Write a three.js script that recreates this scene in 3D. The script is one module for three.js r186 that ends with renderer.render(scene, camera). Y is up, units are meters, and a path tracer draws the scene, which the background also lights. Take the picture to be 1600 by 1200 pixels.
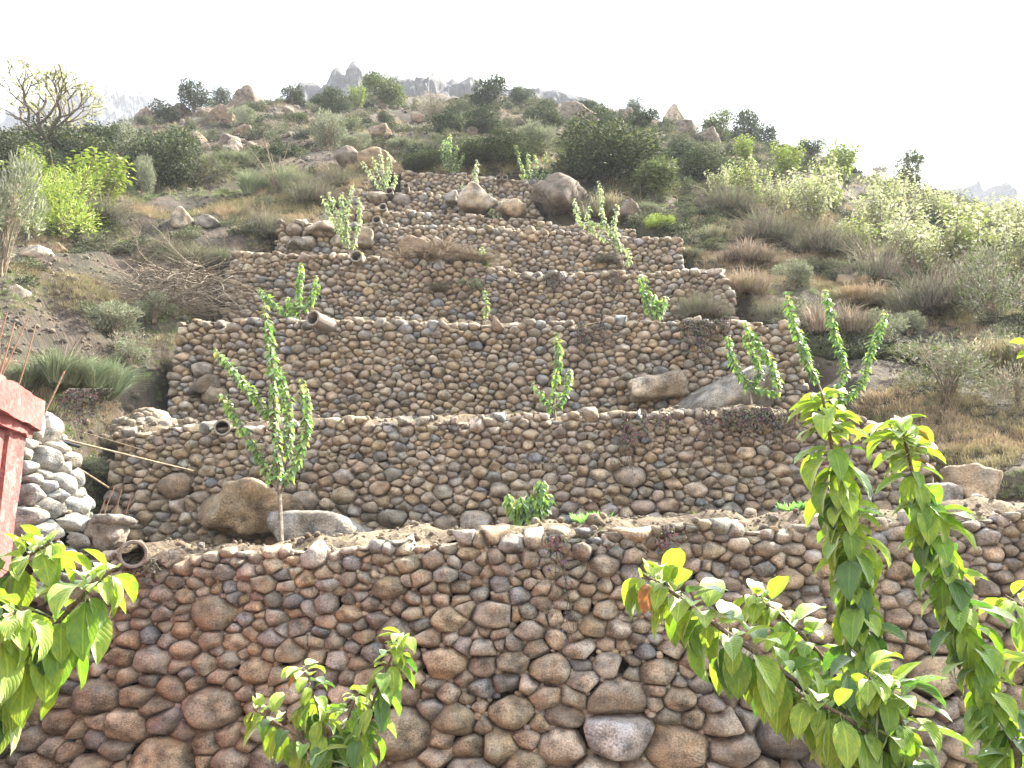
import * as THREE from 'three';
import { mergeGeometries, mergeVertices } from 'three/addons/utils/BufferGeometryUtils.js';
import { ImprovedNoise } from 'three/addons/math/ImprovedNoise.js';

// ---------------------------------------------------------------- camera, sky, sun, exposure
const EYE = 3, PITCH = THREE.MathUtils.degToRad(13), FOCAL = 1385;   // focal length in pixels of a 1600 x 1200 picture
const scene = new THREE.Scene();
const camera = new THREE.PerspectiveCamera(2 * THREE.MathUtils.radToDeg(Math.atan(600 / FOCAL)), 4 / 3, 0.1, 3000);
camera.position.set(0, EYE, 0);
camera.rotation.set(PITCH, 0, 0);
const renderer = new THREE.WebGLRenderer({ antialias: true });
renderer.toneMapping = THREE.LinearToneMapping;
renderer.toneMappingExposure = 6.2;
renderer.shadowMap.enabled = true;

const SUN_AZ = THREE.MathUtils.degToRad(53), SUN_EL = THREE.MathUtils.degToRad(47);
const sunDir = new THREE.Vector3(Math.sin(SUN_AZ) * Math.cos(SUN_EL), Math.sin(SUN_EL), -Math.cos(SUN_AZ) * Math.cos(SUN_EL));
const sun = new THREE.DirectionalLight(new THREE.Color(1, 0.93, 0.8), 5);
sun.position.copy(sunDir).multiplyScalar(120).add(new THREE.Vector3(0, 0, -25));
sun.target.position.set(0, 5, -25);
sun.castShadow = true; sun.shadow.radius = 1; sun.shadow.mapSize.set(4096, 4096);
Object.assign(sun.shadow.camera, { left: -60, right: 60, top: 60, bottom: -60, near: 1, far: 300 });
scene.add(sun, sun.target);
{
  // bright hazy sky: pale at the horizon, bluer overhead, whiter all round the sun
  const W = 512, H = 256, data = new Float32Array(W * H * 4);
  for (let j = 0; j < H; j++) for (let i = 0; i < W; i++) {
    const phi = (i + 0.5) / W * 2 * Math.PI - Math.PI, th = ((j + 0.5) / H - 0.5) * Math.PI;
    const d = new THREE.Vector3(Math.cos(th) * Math.cos(phi), Math.sin(th), Math.cos(th) * Math.sin(phi));
    const up = Math.max(0, d.y), k = Math.pow(1 - up, 2.2);
    const c = Math.max(0, d.dot(sunDir)), glow = 0.5 * Math.pow(c, 6) + 0.9 * Math.pow(c, 40);
    const o = (j * W + i) * 4;
    data[o] = 0.34 + 0.18 * k + glow; data[o + 1] = 0.375 + 0.155 * k + glow * 0.97; data[o + 2] = 0.44 + 0.10 * k + glow * 0.9; data[o + 3] = 1;
  }
  const sky = new THREE.DataTexture(data, W, H, THREE.RGBAFormat, THREE.FloatType);
  sky.mapping = THREE.EquirectangularReflectionMapping; sky.magFilter = THREE.LinearFilter; sky.minFilter = THREE.LinearFilter;
  sky.wrapS = THREE.RepeatWrapping; sky.needsUpdate = true;
  scene.background = sky; scene.environment = sky;
}
scene.fog = new THREE.FogExp2(new THREE.Color(0.86, 0.91, 1.0), 0.0006);

// ---------------------------------------------------------------- helpers
const R = Math.random && (() => { let a = 12345; return (s) => { if (s !== undefined) { a = s; return 0; } a |= 0; a = a + 0x6D2B79F5 | 0; let t = Math.imul(a ^ a >>> 15, 1 | a); t = t + Math.imul(t ^ t >>> 7, 61 | t) ^ t; return ((t ^ t >>> 14) >>> 0) / 4294967296; }; })();
const rr = (a, b) => a + (b - a) * R();
const pick = (a) => a[Math.floor(R() * a.length)];
const clamp = THREE.MathUtils.clamp, lerp = THREE.MathUtils.lerp, sstep = THREE.MathUtils.smoothstep;
const V3 = (x, y, z) => new THREE.Vector3(x, y, z);
const noiser = new ImprovedNoise();
const N3 = (x, y, z) => noiser.noise(x + 37.31, y + 11.7, z + 91.13);
const fbm = (x, y, z, o = 4) => { let s = 0, a = 0.5, f = 1; for (let i = 0; i < o; i++) { s += a * N3(x * f, y * f, z * f); a *= 0.5; f *= 2.03; } return s; };
const tanAt = (py) => Math.tan(PITCH + Math.atan((600 - py) / FOCAL));            // rise per metre of distance seen at height py of the picture
const pt = (px, py, D) => { const e = D * tanAt(py); return V3((px - 800) / FOCAL * (D * Math.cos(PITCH) + e * Math.sin(PITCH)), EYE + e, -D); };
const uOf = (px, t = 0.35) => (px - 800) / FOCAL * (Math.cos(PITCH) + t * Math.sin(PITCH));

const used = new Map();
function numbered(name) { const n = used.get(name) || 0; used.set(name, n + 1); return n ? name + '_' + String(n).padStart(3, '0') : name; }
function tag(o, label, category, group, kind) { o.userData = { label, category }; if (group) o.userData.group = group; if (kind) o.userData.kind = kind; return o; }
function thing(name, label, category, pos, group) { const g = new THREE.Group(); g.name = numbered(name); if (pos) g.position.copy(pos); tag(g, label, category, group, 'thing'); scene.add(g); return g; }
function part(name, geo, mat, parent, kind) { const m = new THREE.Mesh(geo, mat); m.name = name; if (kind) m.userData.kind = kind; parent.add(m); return m; }
function structure(name, geo, mat) { const m = new THREE.Mesh(geo, mat); m.name = name; m.userData = { kind: 'structure' }; scene.add(m); return m; }
function stuff(o, name, label, category) { o.name = name; o.userData = { label, category, kind: 'stuff' }; scene.add(o); return o; }

// a mesh collector: positions, normals (computed), uv, colours
class Buf {
  constructor() { this.p = []; this.u = []; this.c = []; this.i = []; this.n = 0; }
  v(x, y, z, u = 0, w = 0, c) { this.p.push(x, y, z); this.u.push(u, w); if (c) this.c.push(c[0], c[1], c[2]); return this.n++; }
  f(a, b, c) { this.i.push(a, b, c); }
  geo() {
    const g = new THREE.BufferGeometry();
    g.setAttribute('position', new THREE.BufferAttribute(new Float32Array(this.p), 3));
    g.setAttribute('uv', new THREE.BufferAttribute(new Float32Array(this.u), 2));
    if (this.c.length) g.setAttribute('color', new THREE.BufferAttribute(new Float32Array(this.c), 3));
    g.setIndex(new THREE.BufferAttribute(this.n > 65535 ? new Uint32Array(this.i) : new Uint16Array(this.i), 1));
    g.computeVertexNormals();
    return g;
  }
  // tapered tube along points
  tube(pts, r0, r1, sides = 6, col) {
    const n = pts.length; let prev = null; let nx = V3(), ny = V3();
    const len = pts.length - 1;
    for (let k = 0; k < n; k++) {
      const t = V3().subVectors(pts[Math.min(n - 1, k + 1)], pts[Math.max(0, k - 1)]).normalize();
      if (k === 0) { nx.set(Math.abs(t.y) > 0.9 ? 1 : 0, Math.abs(t.y) > 0.9 ? 0 : 1, 0).cross(t).normalize(); } else nx.addScaledVector(t, -nx.dot(t)).normalize();
      ny.crossVectors(t, nx);
      const r = lerp(r0, r1, k / len), row = [];
      for (let s = 0; s <= sides; s++) { const a = s / sides * Math.PI * 2, ca = Math.cos(a) * r, sa = Math.sin(a) * r; row.push(this.v(pts[k].x + nx.x * ca + ny.x * sa, pts[k].y + nx.y * ca + ny.y * sa, pts[k].z + nx.z * ca + ny.z * sa, s / sides * 0.4, k * 0.15, col)); }
      if (prev) for (let s = 0; s < sides; s++) { this.f(prev[s], prev[s + 1], row[s]); this.f(row[s], prev[s + 1], row[s + 1]); }
      prev = row;
    }
    return this;
  }
}
const spline = (pts, n) => new THREE.CatmullRomCurve3(pts, false, 'centripetal').getPoints(n);

// ---------------------------------------------------------------- textures
function makeTex(size, fn, srgb) {
  const d = new Uint8Array(size * size * 4);
  for (let j = 0; j < size; j++) for (let i = 0; i < size; i++) { const c = fn(i / size, j / size, i, j), o = (j * size + i) * 4; d[o] = clamp(c[0], 0, 1) * 255; d[o + 1] = clamp(c[1], 0, 1) * 255; d[o + 2] = clamp(c[2], 0, 1) * 255; d[o + 3] = 255; }
  const t = new THREE.DataTexture(d, size, size); t.wrapS = t.wrapT = THREE.RepeatWrapping; t.magFilter = THREE.LinearFilter; t.minFilter = THREE.LinearMipmapLinearFilter; t.generateMipmaps = true;
  if (srgb) t.colorSpace = THREE.SRGBColorSpace; t.needsUpdate = true; return t;
}
// seamless noise: four-way blend
const tileN = (u, v, f, z, o = 4) => { const a = fbm(u * f, v * f, z, o), b = fbm((u - 1) * f, v * f, z, o), c = fbm(u * f, (v - 1) * f, z, o), d = fbm((u - 1) * f, (v - 1) * f, z, o); return (a * (1 - u) + b * u) * (1 - v) + (c * (1 - u) + d * u) * v; };
R(7);
const speck = new Float32Array(512 * 512); for (let i = 0; i < speck.length; i++) speck[i] = R();
const texStone = makeTex(512, (u, v, i, j) => {       // granite: fine dark and pale crystals over soft stains; about 0.7 m
  const s = speck[j * 512 + i] * 0.5 + speck[((j + 1) % 512) * 512 + i] * 0.25 + speck[j * 512 + (i + 1) % 512] * 0.25;
  const st = tileN(u, v, 5, 3, 5), gr = tileN(u, v, 40, 9, 2);
  let k = 0.80 + st * 0.8 + gr * 0.6 + (s - 0.5) * 0.5; if (speck[j * 512 + i] > 0.965) k *= 0.55;
  const w = tileN(u, v, 4, 21, 3);
  return [k * (1 + w * 0.16), k, k * (1 - w * 0.22)];
}, true);
const texStoneH = makeTex(512, (u, v, i, j) => { const k = 0.5 + tileN(u, v, 6, 13, 5) * 0.8 + tileN(u, v, 30, 5, 3) * 0.5 + (speck[j * 512 + i] - 0.5) * 0.16; return [k, k, k]; });
const texSoil = makeTex(512, (u, v, i, j) => {        // crumbly earth, about 1.2 m
  const st = tileN(u, v, 6, 33, 5), gr = tileN(u, v, 34, 29, 3), s = speck[j * 512 + i];
  let k = 0.74 + st * 0.5 + gr * 0.55 + (s - 0.5) * 0.25; return [k, k * (1 + st * 0.05), k * (1 - gr * 0.1)];
}, true);
const texSoilH = makeTex(512, (u, v, i, j) => { const g = tileN(u, v, 26, 29, 4), k = 0.5 + tileN(u, v, 8, 43, 4) * 0.7 + Math.max(0, g) * 1.1 + (speck[j * 512 + i] - 0.5) * 0.2; return [k, k, k]; });
const texPlaster = makeTex(512, (u, v, i, j) => {      // limewash worn pale in patches, darker where it is damp; about 1.2 m
  const st = tileN(u, v, 4, 61, 5), f = tileN(u, v, 26, 67, 3), dr = tileN(u, v * 0.25, 16, 77, 3), k = 0.80 + st * 0.34 + f * 0.22 + dr * 0.2;
  const chip = sstep(tileN(u, v, 7, 83, 5) + f * 0.3, 0.06, 0.3) * 0.75, damp = sstep(tileN(u, v, 3, 93, 4), 0.12, 0.35) * 0.3;
  return [(k + chip * 0.12) * (1 - damp), (k + chip * 0.75) * (1 - damp), (k + chip * 0.8) * (1 - damp)];
}, true);
const texPlasterH = makeTex(256, (u, v, i, j) => { const k = 0.5 + tileN(u, v, 6, 61, 4) * 0.7 + tileN(u, v, 30, 51, 3) * 0.6; return [k, k, k]; });
const texLeaf = makeTex(128, (u, v) => {              // midrib and side veins paler than the blade
  const a = Math.abs(u - 0.5), rib = Math.exp(-a * a * 900), w = ((v * 9 - a * 7) % 1 + 1) % 1, vein = Math.exp(-Math.pow((w - 0.5) * 9, 2)) * 0.8;
  const n = tileN(u, v, 6, 5, 3); const k = 0.80 + n * 0.3 + rib * 0.22 + vein * 0.07; return [k * (1 + rib * 0.1 + n * 0.4), k, k * (0.95 + rib * 0.3)];
}, true);
const texLeafH = makeTex(128, (u, v) => { const a = Math.abs(u - 0.5), w = ((v * 9 - a * 7) % 1 + 1) % 1; const k = 0.7 - Math.exp(-Math.pow((w - 0.5) * 6, 2)) * 0.5 - Math.exp(-a * a * 700) * 0.2; return [k, k, k]; });
const texBark = makeTex(256, (u, v) => { const k = 0.75 + tileN(u, v, 10, 3, 4) * 0.6 + (Math.sin(v * 60 + tileN(u, v, 4, 8) * 9) > 0.86 ? 0.2 : 0); return [k, k * 0.98, k * 0.95]; }, true);
// ---------------------------------------------------------------- the terrace walls in plan: [picture x, picture y of the top, distance]
const WALLS = [
  { pts: [[20, 876, 9.4], [230, 868, 9.3], [400, 858, 9.2], [700, 840, 9.0], [1000, 824, 8.9], [1300, 812, 8.8], [1500, 803, 8.7], [1780, 790, 8.55]], base: -2.6 },
  { pts: [[188, 674, 12.6], [400, 661, 12.5], [700, 655, 12.5], [1000, 647, 12.5], [1230, 640, 12.4], [1330, 648, 12.3], [1445, 690, 12.2]] },
  { pts: [[283, 502, 16.2], [500, 500, 16], [800, 506, 16], [1000, 501, 16], [1245, 504, 15.8]] },
  { pts: [[362, 397, 20.2], [465, 396, 20], [620, 405, 20], [772, 417, 20], [837, 425, 20], [1000, 425, 20], [1122, 421, 19.8], [1142, 452, 19.7]] },
  { pts: [[437, 346, 23.6], [590, 351, 23.5], [706, 354, 23.5], [881, 361, 23.5], [1064, 374, 23.3]] },
  { pts: [[525, 323, 26], [600, 327, 26], [715, 336, 26], [837, 348, 26], [992, 357, 25.8]] },
  { pts: [[552, 298, 28], [640, 300, 28], [715, 303, 28], [835, 316, 28]] },
  { pts: [[630, 268, 30.5], [720, 272, 30.5], [815, 283, 30.5], [866, 284, 30.5]] },
];
for (let k = 0; k < WALLS.length; k++) {
  const w = WALLS[k];
  w.top = w.pts.map(([px, py, D]) => pt(px, py, D));
  w.D = w.pts.reduce((s, q) => s + q[2], 0) / w.pts.length;
  w.x0 = w.top[0].x; w.x1 = w.top[w.top.length - 1].x;
  const at = (x, f) => { const t = w.top; if (x <= t[0].x) return f(t[0]); for (let i = 1; i < t.length; i++) if (x <= t[i].x) { const k2 = (x - t[i - 1].x) / (t[i].x - t[i - 1].x); return lerp(f(t[i - 1]), f(t[i]), k2); } return f(t[t.length - 1]); };
  w.zAt = (x) => at(x, (q) => q.z); w.yTop = (x) => at(x, (q) => q.y);
  if (k) { const lo = WALLS[k - 1]; w.base = Math.min(...lo.top.map((q) => q.y)) - EYE + 0.15; w.yBase = (x) => lo.yTop(x) + 0.05; } else w.yBase = () => EYE - 2.6;
}

// ---------------------------------------------------------------- hillside: ground heights read off the picture, columns by picture x, rows by distance
const COLS = [-900, -300, 0, 110, 220, 320, 420, 600, 800, 1000, 1120, 1240, 1400, 1600, 1900, 2600].map((p) => uOf(p));
const ROWS = [
  [9.6, [840, 840, 840, 850, 860, 865, 860, 850, 840, 830, 826, 820, 815, 800, 800, 800]],
  [11.0, [700, 700, 690, 725, 800, 810, 800, 790, 780, 780, 790, 790, 790, 765, 770, 770]],
  [12.6, [640, 640, 640, 672, 735, 730, 680, 680, 680, 690, 700, 710, 745, 715, 720, 720]],
  [14.2, [560, 560, 560, 605, 655, 640, 610, 610, 610, 620, 640, 655, 660, 655, 660, 660]],
  [16.2, [470, 470, 470, 512, 575, 570, 530, 530, 530, 550, 570, 590, 590, 590, 600, 600]],
  [20.0, [385, 385, 390, 405, 445, 455, 440, 430, 430, 460, 475, 485, 500, 508, 520, 520]],
  [25.0, [330, 330, 335, 340, 350, 350, 355, 355, 355, 372, 388, 405, 432, 455, 470, 470]],
  [32.0, [262, 262, 268, 282, 290, 282, 272, 262, 260, 290, 312, 330, 372, 405, 425, 430]],
  [42.0, [222, 222, 226, 232, 236, 232, 225, 214, 210, 235, 254, 272, 318, 362, 385, 400]],
  [50.0, [215, 215, 214, 212, 205, 196, 192, 188, 186, 208, 228, 246, 294, 340, 370, 380]],
  [60.0, [235, 235, 235, 228, 205, 172, 170, 168, 166, 190, 216, 236, 286, 334, 362, 372]],
  [72.0, [260, 260, 258, 252, 225, 166, 162, 158, 156, 182, 222, 250, 300, 345, 372, 380]],
  [90.0, [300, 300, 300, 300, 280, 215, 200, 195, 195, 225, 270, 300, 350, 390, 410, 420]],
  [130.0, [420, 420, 420, 420, 410, 380, 370, 360, 360, 380, 420, 440, 460, 480, 500, 500]],
].map(([D, ys]) => [D, ys.map((y) => D * tanAt(y))]);
const cat = (a, b, c, d, t) => 0.5 * ((2 * b) + (-a + c) * t + (2 * a - 5 * b + 4 * c - d) * t * t + (-a + 3 * b - 3 * c + d) * t * t * t);
function hillE(u, D) {
  const rowAt = (r) => { const es = ROWS[clamp(r, 0, ROWS.length - 1)][1]; let i = 0; while (i < COLS.length - 2 && u > COLS[i + 1]) i++; const t = clamp((u - COLS[i]) / (COLS[i + 1] - COLS[i]), 0, 1); return lerp(es[i], es[i + 1], t * t * (3 - 2 * t)); };
  let r = 0; while (r < ROWS.length - 2 && D > ROWS[r + 1][0]) r++;
  const t = clamp((D - ROWS[r][0]) / (ROWS[r + 1][0] - ROWS[r][0]), 0, 1);
  return lerp(rowAt(r), rowAt(r + 1), t);
}
const zoneStops = [[8.3, -3, 3], ...WALLS.map((w) => [w.D, (w.x0 + 0.3) / w.D, (w.x1 - 0.3) / w.D]), [31.4, WALLS[7].x0 / 30.5, WALLS[7].x1 / 30.5]];
const zoneBase = [[0, -2.75], [8.3, -2.75], ...WALLS.map((w) => [w.D, w.base - 0.22]), [31.4, WALLS[7].base + 0.8]];
function stops(list, D, k) { let i = 0; while (i < list.length - 2 && D > list[i + 1][0]) i++; const t = clamp((D - list[i][0]) / (list[i + 1][0] - list[i][0]), 0, 1); return lerp(list[i][k], list[i + 1][k], t); }
const y9 = (D) => 3 + D * 0.02;
function groundY(x, z) {
  const D = Math.max(0.5, -z), u = x / D;
  const yard = EYE - 2.75 + 0.03 * fbm(x * 0.5, 3, z * 0.5, 3);
  if (D < 8.2) return yard;
  let out = hillE(u, Math.max(D, 9.6));
  const rough = sstep(D, 9, 13);
  const big = fbm(x * 0.22, 0, z * 0.22, 3), mid = fbm(x * 0.9, 5, z * 0.9, 4), ridg = Math.abs(fbm(x * 0.45, 9, z * 0.45, 3));
  out += rough * (big * 0.7 + mid * 0.34 + fbm(x * 2.6, 15, z * 2.6, 3) * 0.16 - ridg * 0.3 + 0.06) * (D > 30 ? 1 + (D - 30) / 40 : 1);
  const zb = stops(zoneBase, D, 1);
  const uL = stops(zoneStops, D, 1), uR = stops(zoneStops, D, 2);
  const edge = Math.max(uL - u, u - uR) * D + 0.7 * fbm(x * 0.8, y9(D), z * 0.8, 4);                    // metres outside the terraces
  let m = sstep(edge, -0.1, u < 0 ? 1.0 : 1.2);
  m = Math.max(m, sstep(D, 30.9, 31.6));
  if (D < 9.6) m = Math.min(m, sstep(D, 9.2, 9.7));
  return EYE + lerp(zb, out, m);
}
function hit(px, py, d0 = 9.8, d1 = 120) {                     // where the sight line through a picture point meets the ground
  let lastD = d0;
  for (let D = d0; D < d1; D += 0.1) { const q = pt(px, py, D); if (q.y <= groundY(q.x, q.z)) { return q.setY(groundY(q.x, q.z)); } lastD = D; }
  const q = pt(px, py, 60); q.y = groundY(q.x, q.z); return q;
}

const matSoil = new THREE.MeshStandardMaterial({ vertexColors: true, map: texSoil, bumpMap: texSoilH, bumpScale: 0.05, roughness: 1 });
{
  // one sheet of hillside with the cut for the terraces
  const b = new Buf(), us = [], ds = [];
  for (let i = 0; i <= 300; i++) { const t = i / 300 * 2 - 1; us.push(Math.sign(t) * (Math.abs(t) * 0.62 + Math.pow(Math.abs(t), 4) * 0.9)); }
  for (let D = 8.2; D < 132; D *= 1.0095) ds.push(D);
  const grey = [0.088, 0.065, 0.045], red = [0.118, 0.075, 0.047], straw = [0.13, 0.102, 0.062], green = [0.056, 0.062, 0.028];
  for (const D of ds) for (const u of us) {
    const x = u * D, z = -D, y = groundY(x, z);
    const a = fbm(x * 0.35, 20, z * 0.35, 3), c2 = fbm(x * 0.6, 40, z * 0.6, 4), g2 = fbm(x * 0.8, 60, z * 0.8, 4);
    const kr = sstep(a, -0.05, 0.25), ks = sstep(c2, -0.02, 0.2) * 0.8, kg = sstep(g2, 0.02, 0.25) * 0.7;
    const col = [0, 1, 2].map((k) => lerp(lerp(lerp(grey[k], red[k], kr), straw[k], ks), green[k], kg));
    b.v(x, y, z, (x + y * 0.75) / 1.2, (z + y * 0.6) / 1.2, col);
  }
  const n = us.length;
  for (let j = 0; j < ds.length - 1; j++) for (let i = 0; i < n - 1; i++) { const p = j * n + i; b.f(p, p + 1, p + n); b.f(p + 1, p + n + 1, p + n); }
  structure('hillside', b.geo(), matSoil);
  const g = new THREE.PlaneGeometry(1600, 1600, 40, 40); g.rotateX(-Math.PI / 2);
  const yc = new Float32Array(g.attributes.position.count * 3); for (let i = 0; i < yc.length; i += 3) { yc[i] = 0.34; yc[i + 1] = 0.285; yc[i + 2] = 0.215; }
  g.setAttribute('color', new THREE.BufferAttribute(yc, 3)); const uv = g.attributes.uv; for (let i = 0; i < uv.count; i++) uv.setXY(i, uv.getX(i) * 1300, uv.getY(i) * 1300);
  structure('yard_ground', g, matSoil).position.set(0, EYE - 2.82, 0);
}
// terrace floors: from the crest of one wall back to the foot of the next, with a low bank of loose earth along the edge
const terraceY = [];
WALLS.forEach((w, k) => {
  const up = WALLS[k + 1], b = new Buf(), nx = Math.round((w.x1 - w.x0 + 2) / 0.14), nz = 26;
  const back = (x) => (up ? Math.min(up.zAt(x), w.zAt(x) - 1) - 0.45 : w.zAt(x) - 1.6);
  const ends = (x) => (up ? up.base + EYE - 0.02 : w.yTop(x) + 0.55);
  const yAt = (x, t) => {
    const z = lerp(w.zAt(x) - 0.14, back(x), t), y0 = w.yTop(x) - 0.15, m = (w.zAt(x) - z);
    const bank = 0.27 * sstep(m, 0.0, 0.5) * (1 - 0.55 * sstep(m, 0.7, 1.6));
    return lerp(y0, Math.max(ends(x), y0), sstep(t, 0.15, 1)) + bank + fbm(x * 2.6, 7 + k, z * 2.6, 5) * 0.2 + fbm(x * 0.5, 2 + k, z * 0.5, 2) * 0.09;
  };
  terraceY[k] = (x, z) => yAt(x, clamp((w.zAt(x) - 0.14 - z) / (w.zAt(x) - 0.14 - back(x)), 0, 1));
  for (let i = 0; i <= nx; i++) for (let j = 0; j <= nz; j++) {
    const x = w.x0 - 0.4 + (w.x1 - w.x0 + 0.8) * i / nx, t = Math.pow(j / nz, 1.7), z = lerp(w.zAt(x) - 0.14, back(x), t);
    const out = Math.max(w.x0 - x, x - w.x1, 0), g2 = fbm(x * 1.1, 50 + k, z * 1.1, 4), s2 = fbm(x * 0.7, 80 + k, z * 0.7, 3), kg = sstep(g2, 0.08, 0.3) * 0.6, ks = sstep(s2, -0.1, 0.2);
    b.v(x, Math.min(yAt(x, t), out > 0 ? groundY(x, z) - 0.05 : 1e9), z, x / 1.2, z / 1.2, [lerp(lerp(0.25, 0.36, ks), 0.11, kg), lerp(lerp(0.185, 0.28, ks), 0.13, kg), lerp(lerp(0.12, 0.18, ks), 0.045, kg)]);
  }
  for (let i = 0; i < nx; i++) for (let j = 0; j < nz; j++) { const p = i * (nz + 1) + j; b.f(p, p + nz + 1, p + 1); b.f(p + 1, p + nz + 1, p + nz + 2); }
  structure(numbered('terrace_ground'), b.geo(), matSoil);
});
// ---------------------------------------------------------------- stones
const matStone = new THREE.MeshStandardMaterial({ vertexColors: true, map: texStone, bumpMap: texStoneH, bumpScale: 0.02, roughness: 0.92 });
const ICO = {};
function ico(d, cut) {                                            // unit directions; cut drops the faces that point into the wall
  const key = d + '_' + cut; if (ICO[key]) return ICO[key];
  let g = new THREE.IcosahedronGeometry(1, d); g.deleteAttribute('normal'); g.deleteAttribute('uv'); g = mergeVertices(g, 1e-4);
  const p = g.attributes.position.array, ix = g.index.array, idx = [];
  for (let i = 0; i < ix.length; i += 3) { if (cut && p[ix[i] * 3 + 2] < -0.45 && p[ix[i + 1] * 3 + 2] < -0.45 && p[ix[i + 2] * 3 + 2] < -0.45) continue; idx.push(ix[i], ix[i + 1], ix[i + 2]); }
  return (ICO[key] = { p, idx, n: p.length / 3 });
}
const STONE_TONES = [[0.47, 0.37, 0.255], [0.43, 0.34, 0.24], [0.51, 0.41, 0.295], [0.40, 0.325, 0.24], [0.46, 0.355, 0.235], [0.41, 0.355, 0.285], [0.54, 0.45, 0.34], [0.36, 0.295, 0.22], [0.43, 0.325, 0.215]];
const GREY_TONES = [[0.38, 0.34, 0.285], [0.34, 0.315, 0.28], [0.31, 0.30, 0.285], [0.45, 0.41, 0.355]];
function stoneTone(grey = 0.13) { const c = R() < grey ? pick(GREY_TONES) : pick(STONE_TONES), k = rr(0.72, 1.2); return [c[0] * k * rr(0.96, 1.04), c[1] * k, c[2] * k * rr(0.93, 1.07)]; }
// a rounded, faceted stone: soft intersection of planes [nx, ny, nz, distance]
function stoneInto(b, planes, pow, det, cut, col, ofs, turn, rough = 0.03, uvs = 1.4) {
  const { p, idx, n } = ico(det, cut), base = b.n, sx = rr(0, 50), sy = rr(0, 50), ct = Math.cos(turn), st = Math.sin(turn), uo = R(), vo = R(), rm = planes.reduce((a, q) => a + q[3], 0) / planes.length;
  for (let i = 0; i < n; i++) {
    const x = p[i * 3], y = p[i * 3 + 1], z = p[i * 3 + 2]; let s = 0;
    for (const q of planes) { const d = (q[0] * x + q[1] * y + q[2] * z) / q[3]; if (d > 0) s += Math.pow(d, pow); }
    let r = Math.pow(s, -1 / pow);
    r *= 1 + rough * (N3(x * 1.7 + sx, y * 1.7 + sy, z * 1.7) + 0.5 * N3(x * 4 + sx, y * 4, z * 4 + sy));
    const X = x * r, Y = y * r, Z = z * r, az = Math.acos(clamp(z, -1, 1)) / Math.max(1e-3, Math.hypot(x, y)) * rm * uvs;
    b.v(ofs.x + X * ct + Z * st, ofs.y + Y, ofs.z - X * st + Z * ct, uo + x * az, vo + y * az, col);
  }
  for (let i = 0; i < idx.length; i++) b.i.push(base + idx[i]);
}
function freePlanes(w, h, d, k = 9) {                             // planes of a loose stone with half sizes w, h, d
  const out = [];
  for (let i = 0; i < k; i++) { const y = 1 - 2 * (i + 0.5) / k, a = i * 2.4 + rr(-0.5, 0.5), c = Math.sqrt(1 - y * y); const n = V3(c * Math.cos(a), y + rr(-0.2, 0.2), c * Math.sin(a)).normalize(); const e = Math.sqrt(n.x * n.x * w * w + n.y * n.y * h * h + n.z * n.z * d * d); out.push([n.x, n.y, n.z, e * rr(0.78, 1)]); }
  for (const [x, y, z, e] of [[1, 0, 0, w], [-1, 0, 0, w], [0, 1, 0, h], [0, -1, 0, h], [0, 0, 1, d], [0, 0, -1, d]]) out.push([x, y, z, e * rr(0.9, 1.05)]);
  return out;
}
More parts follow.
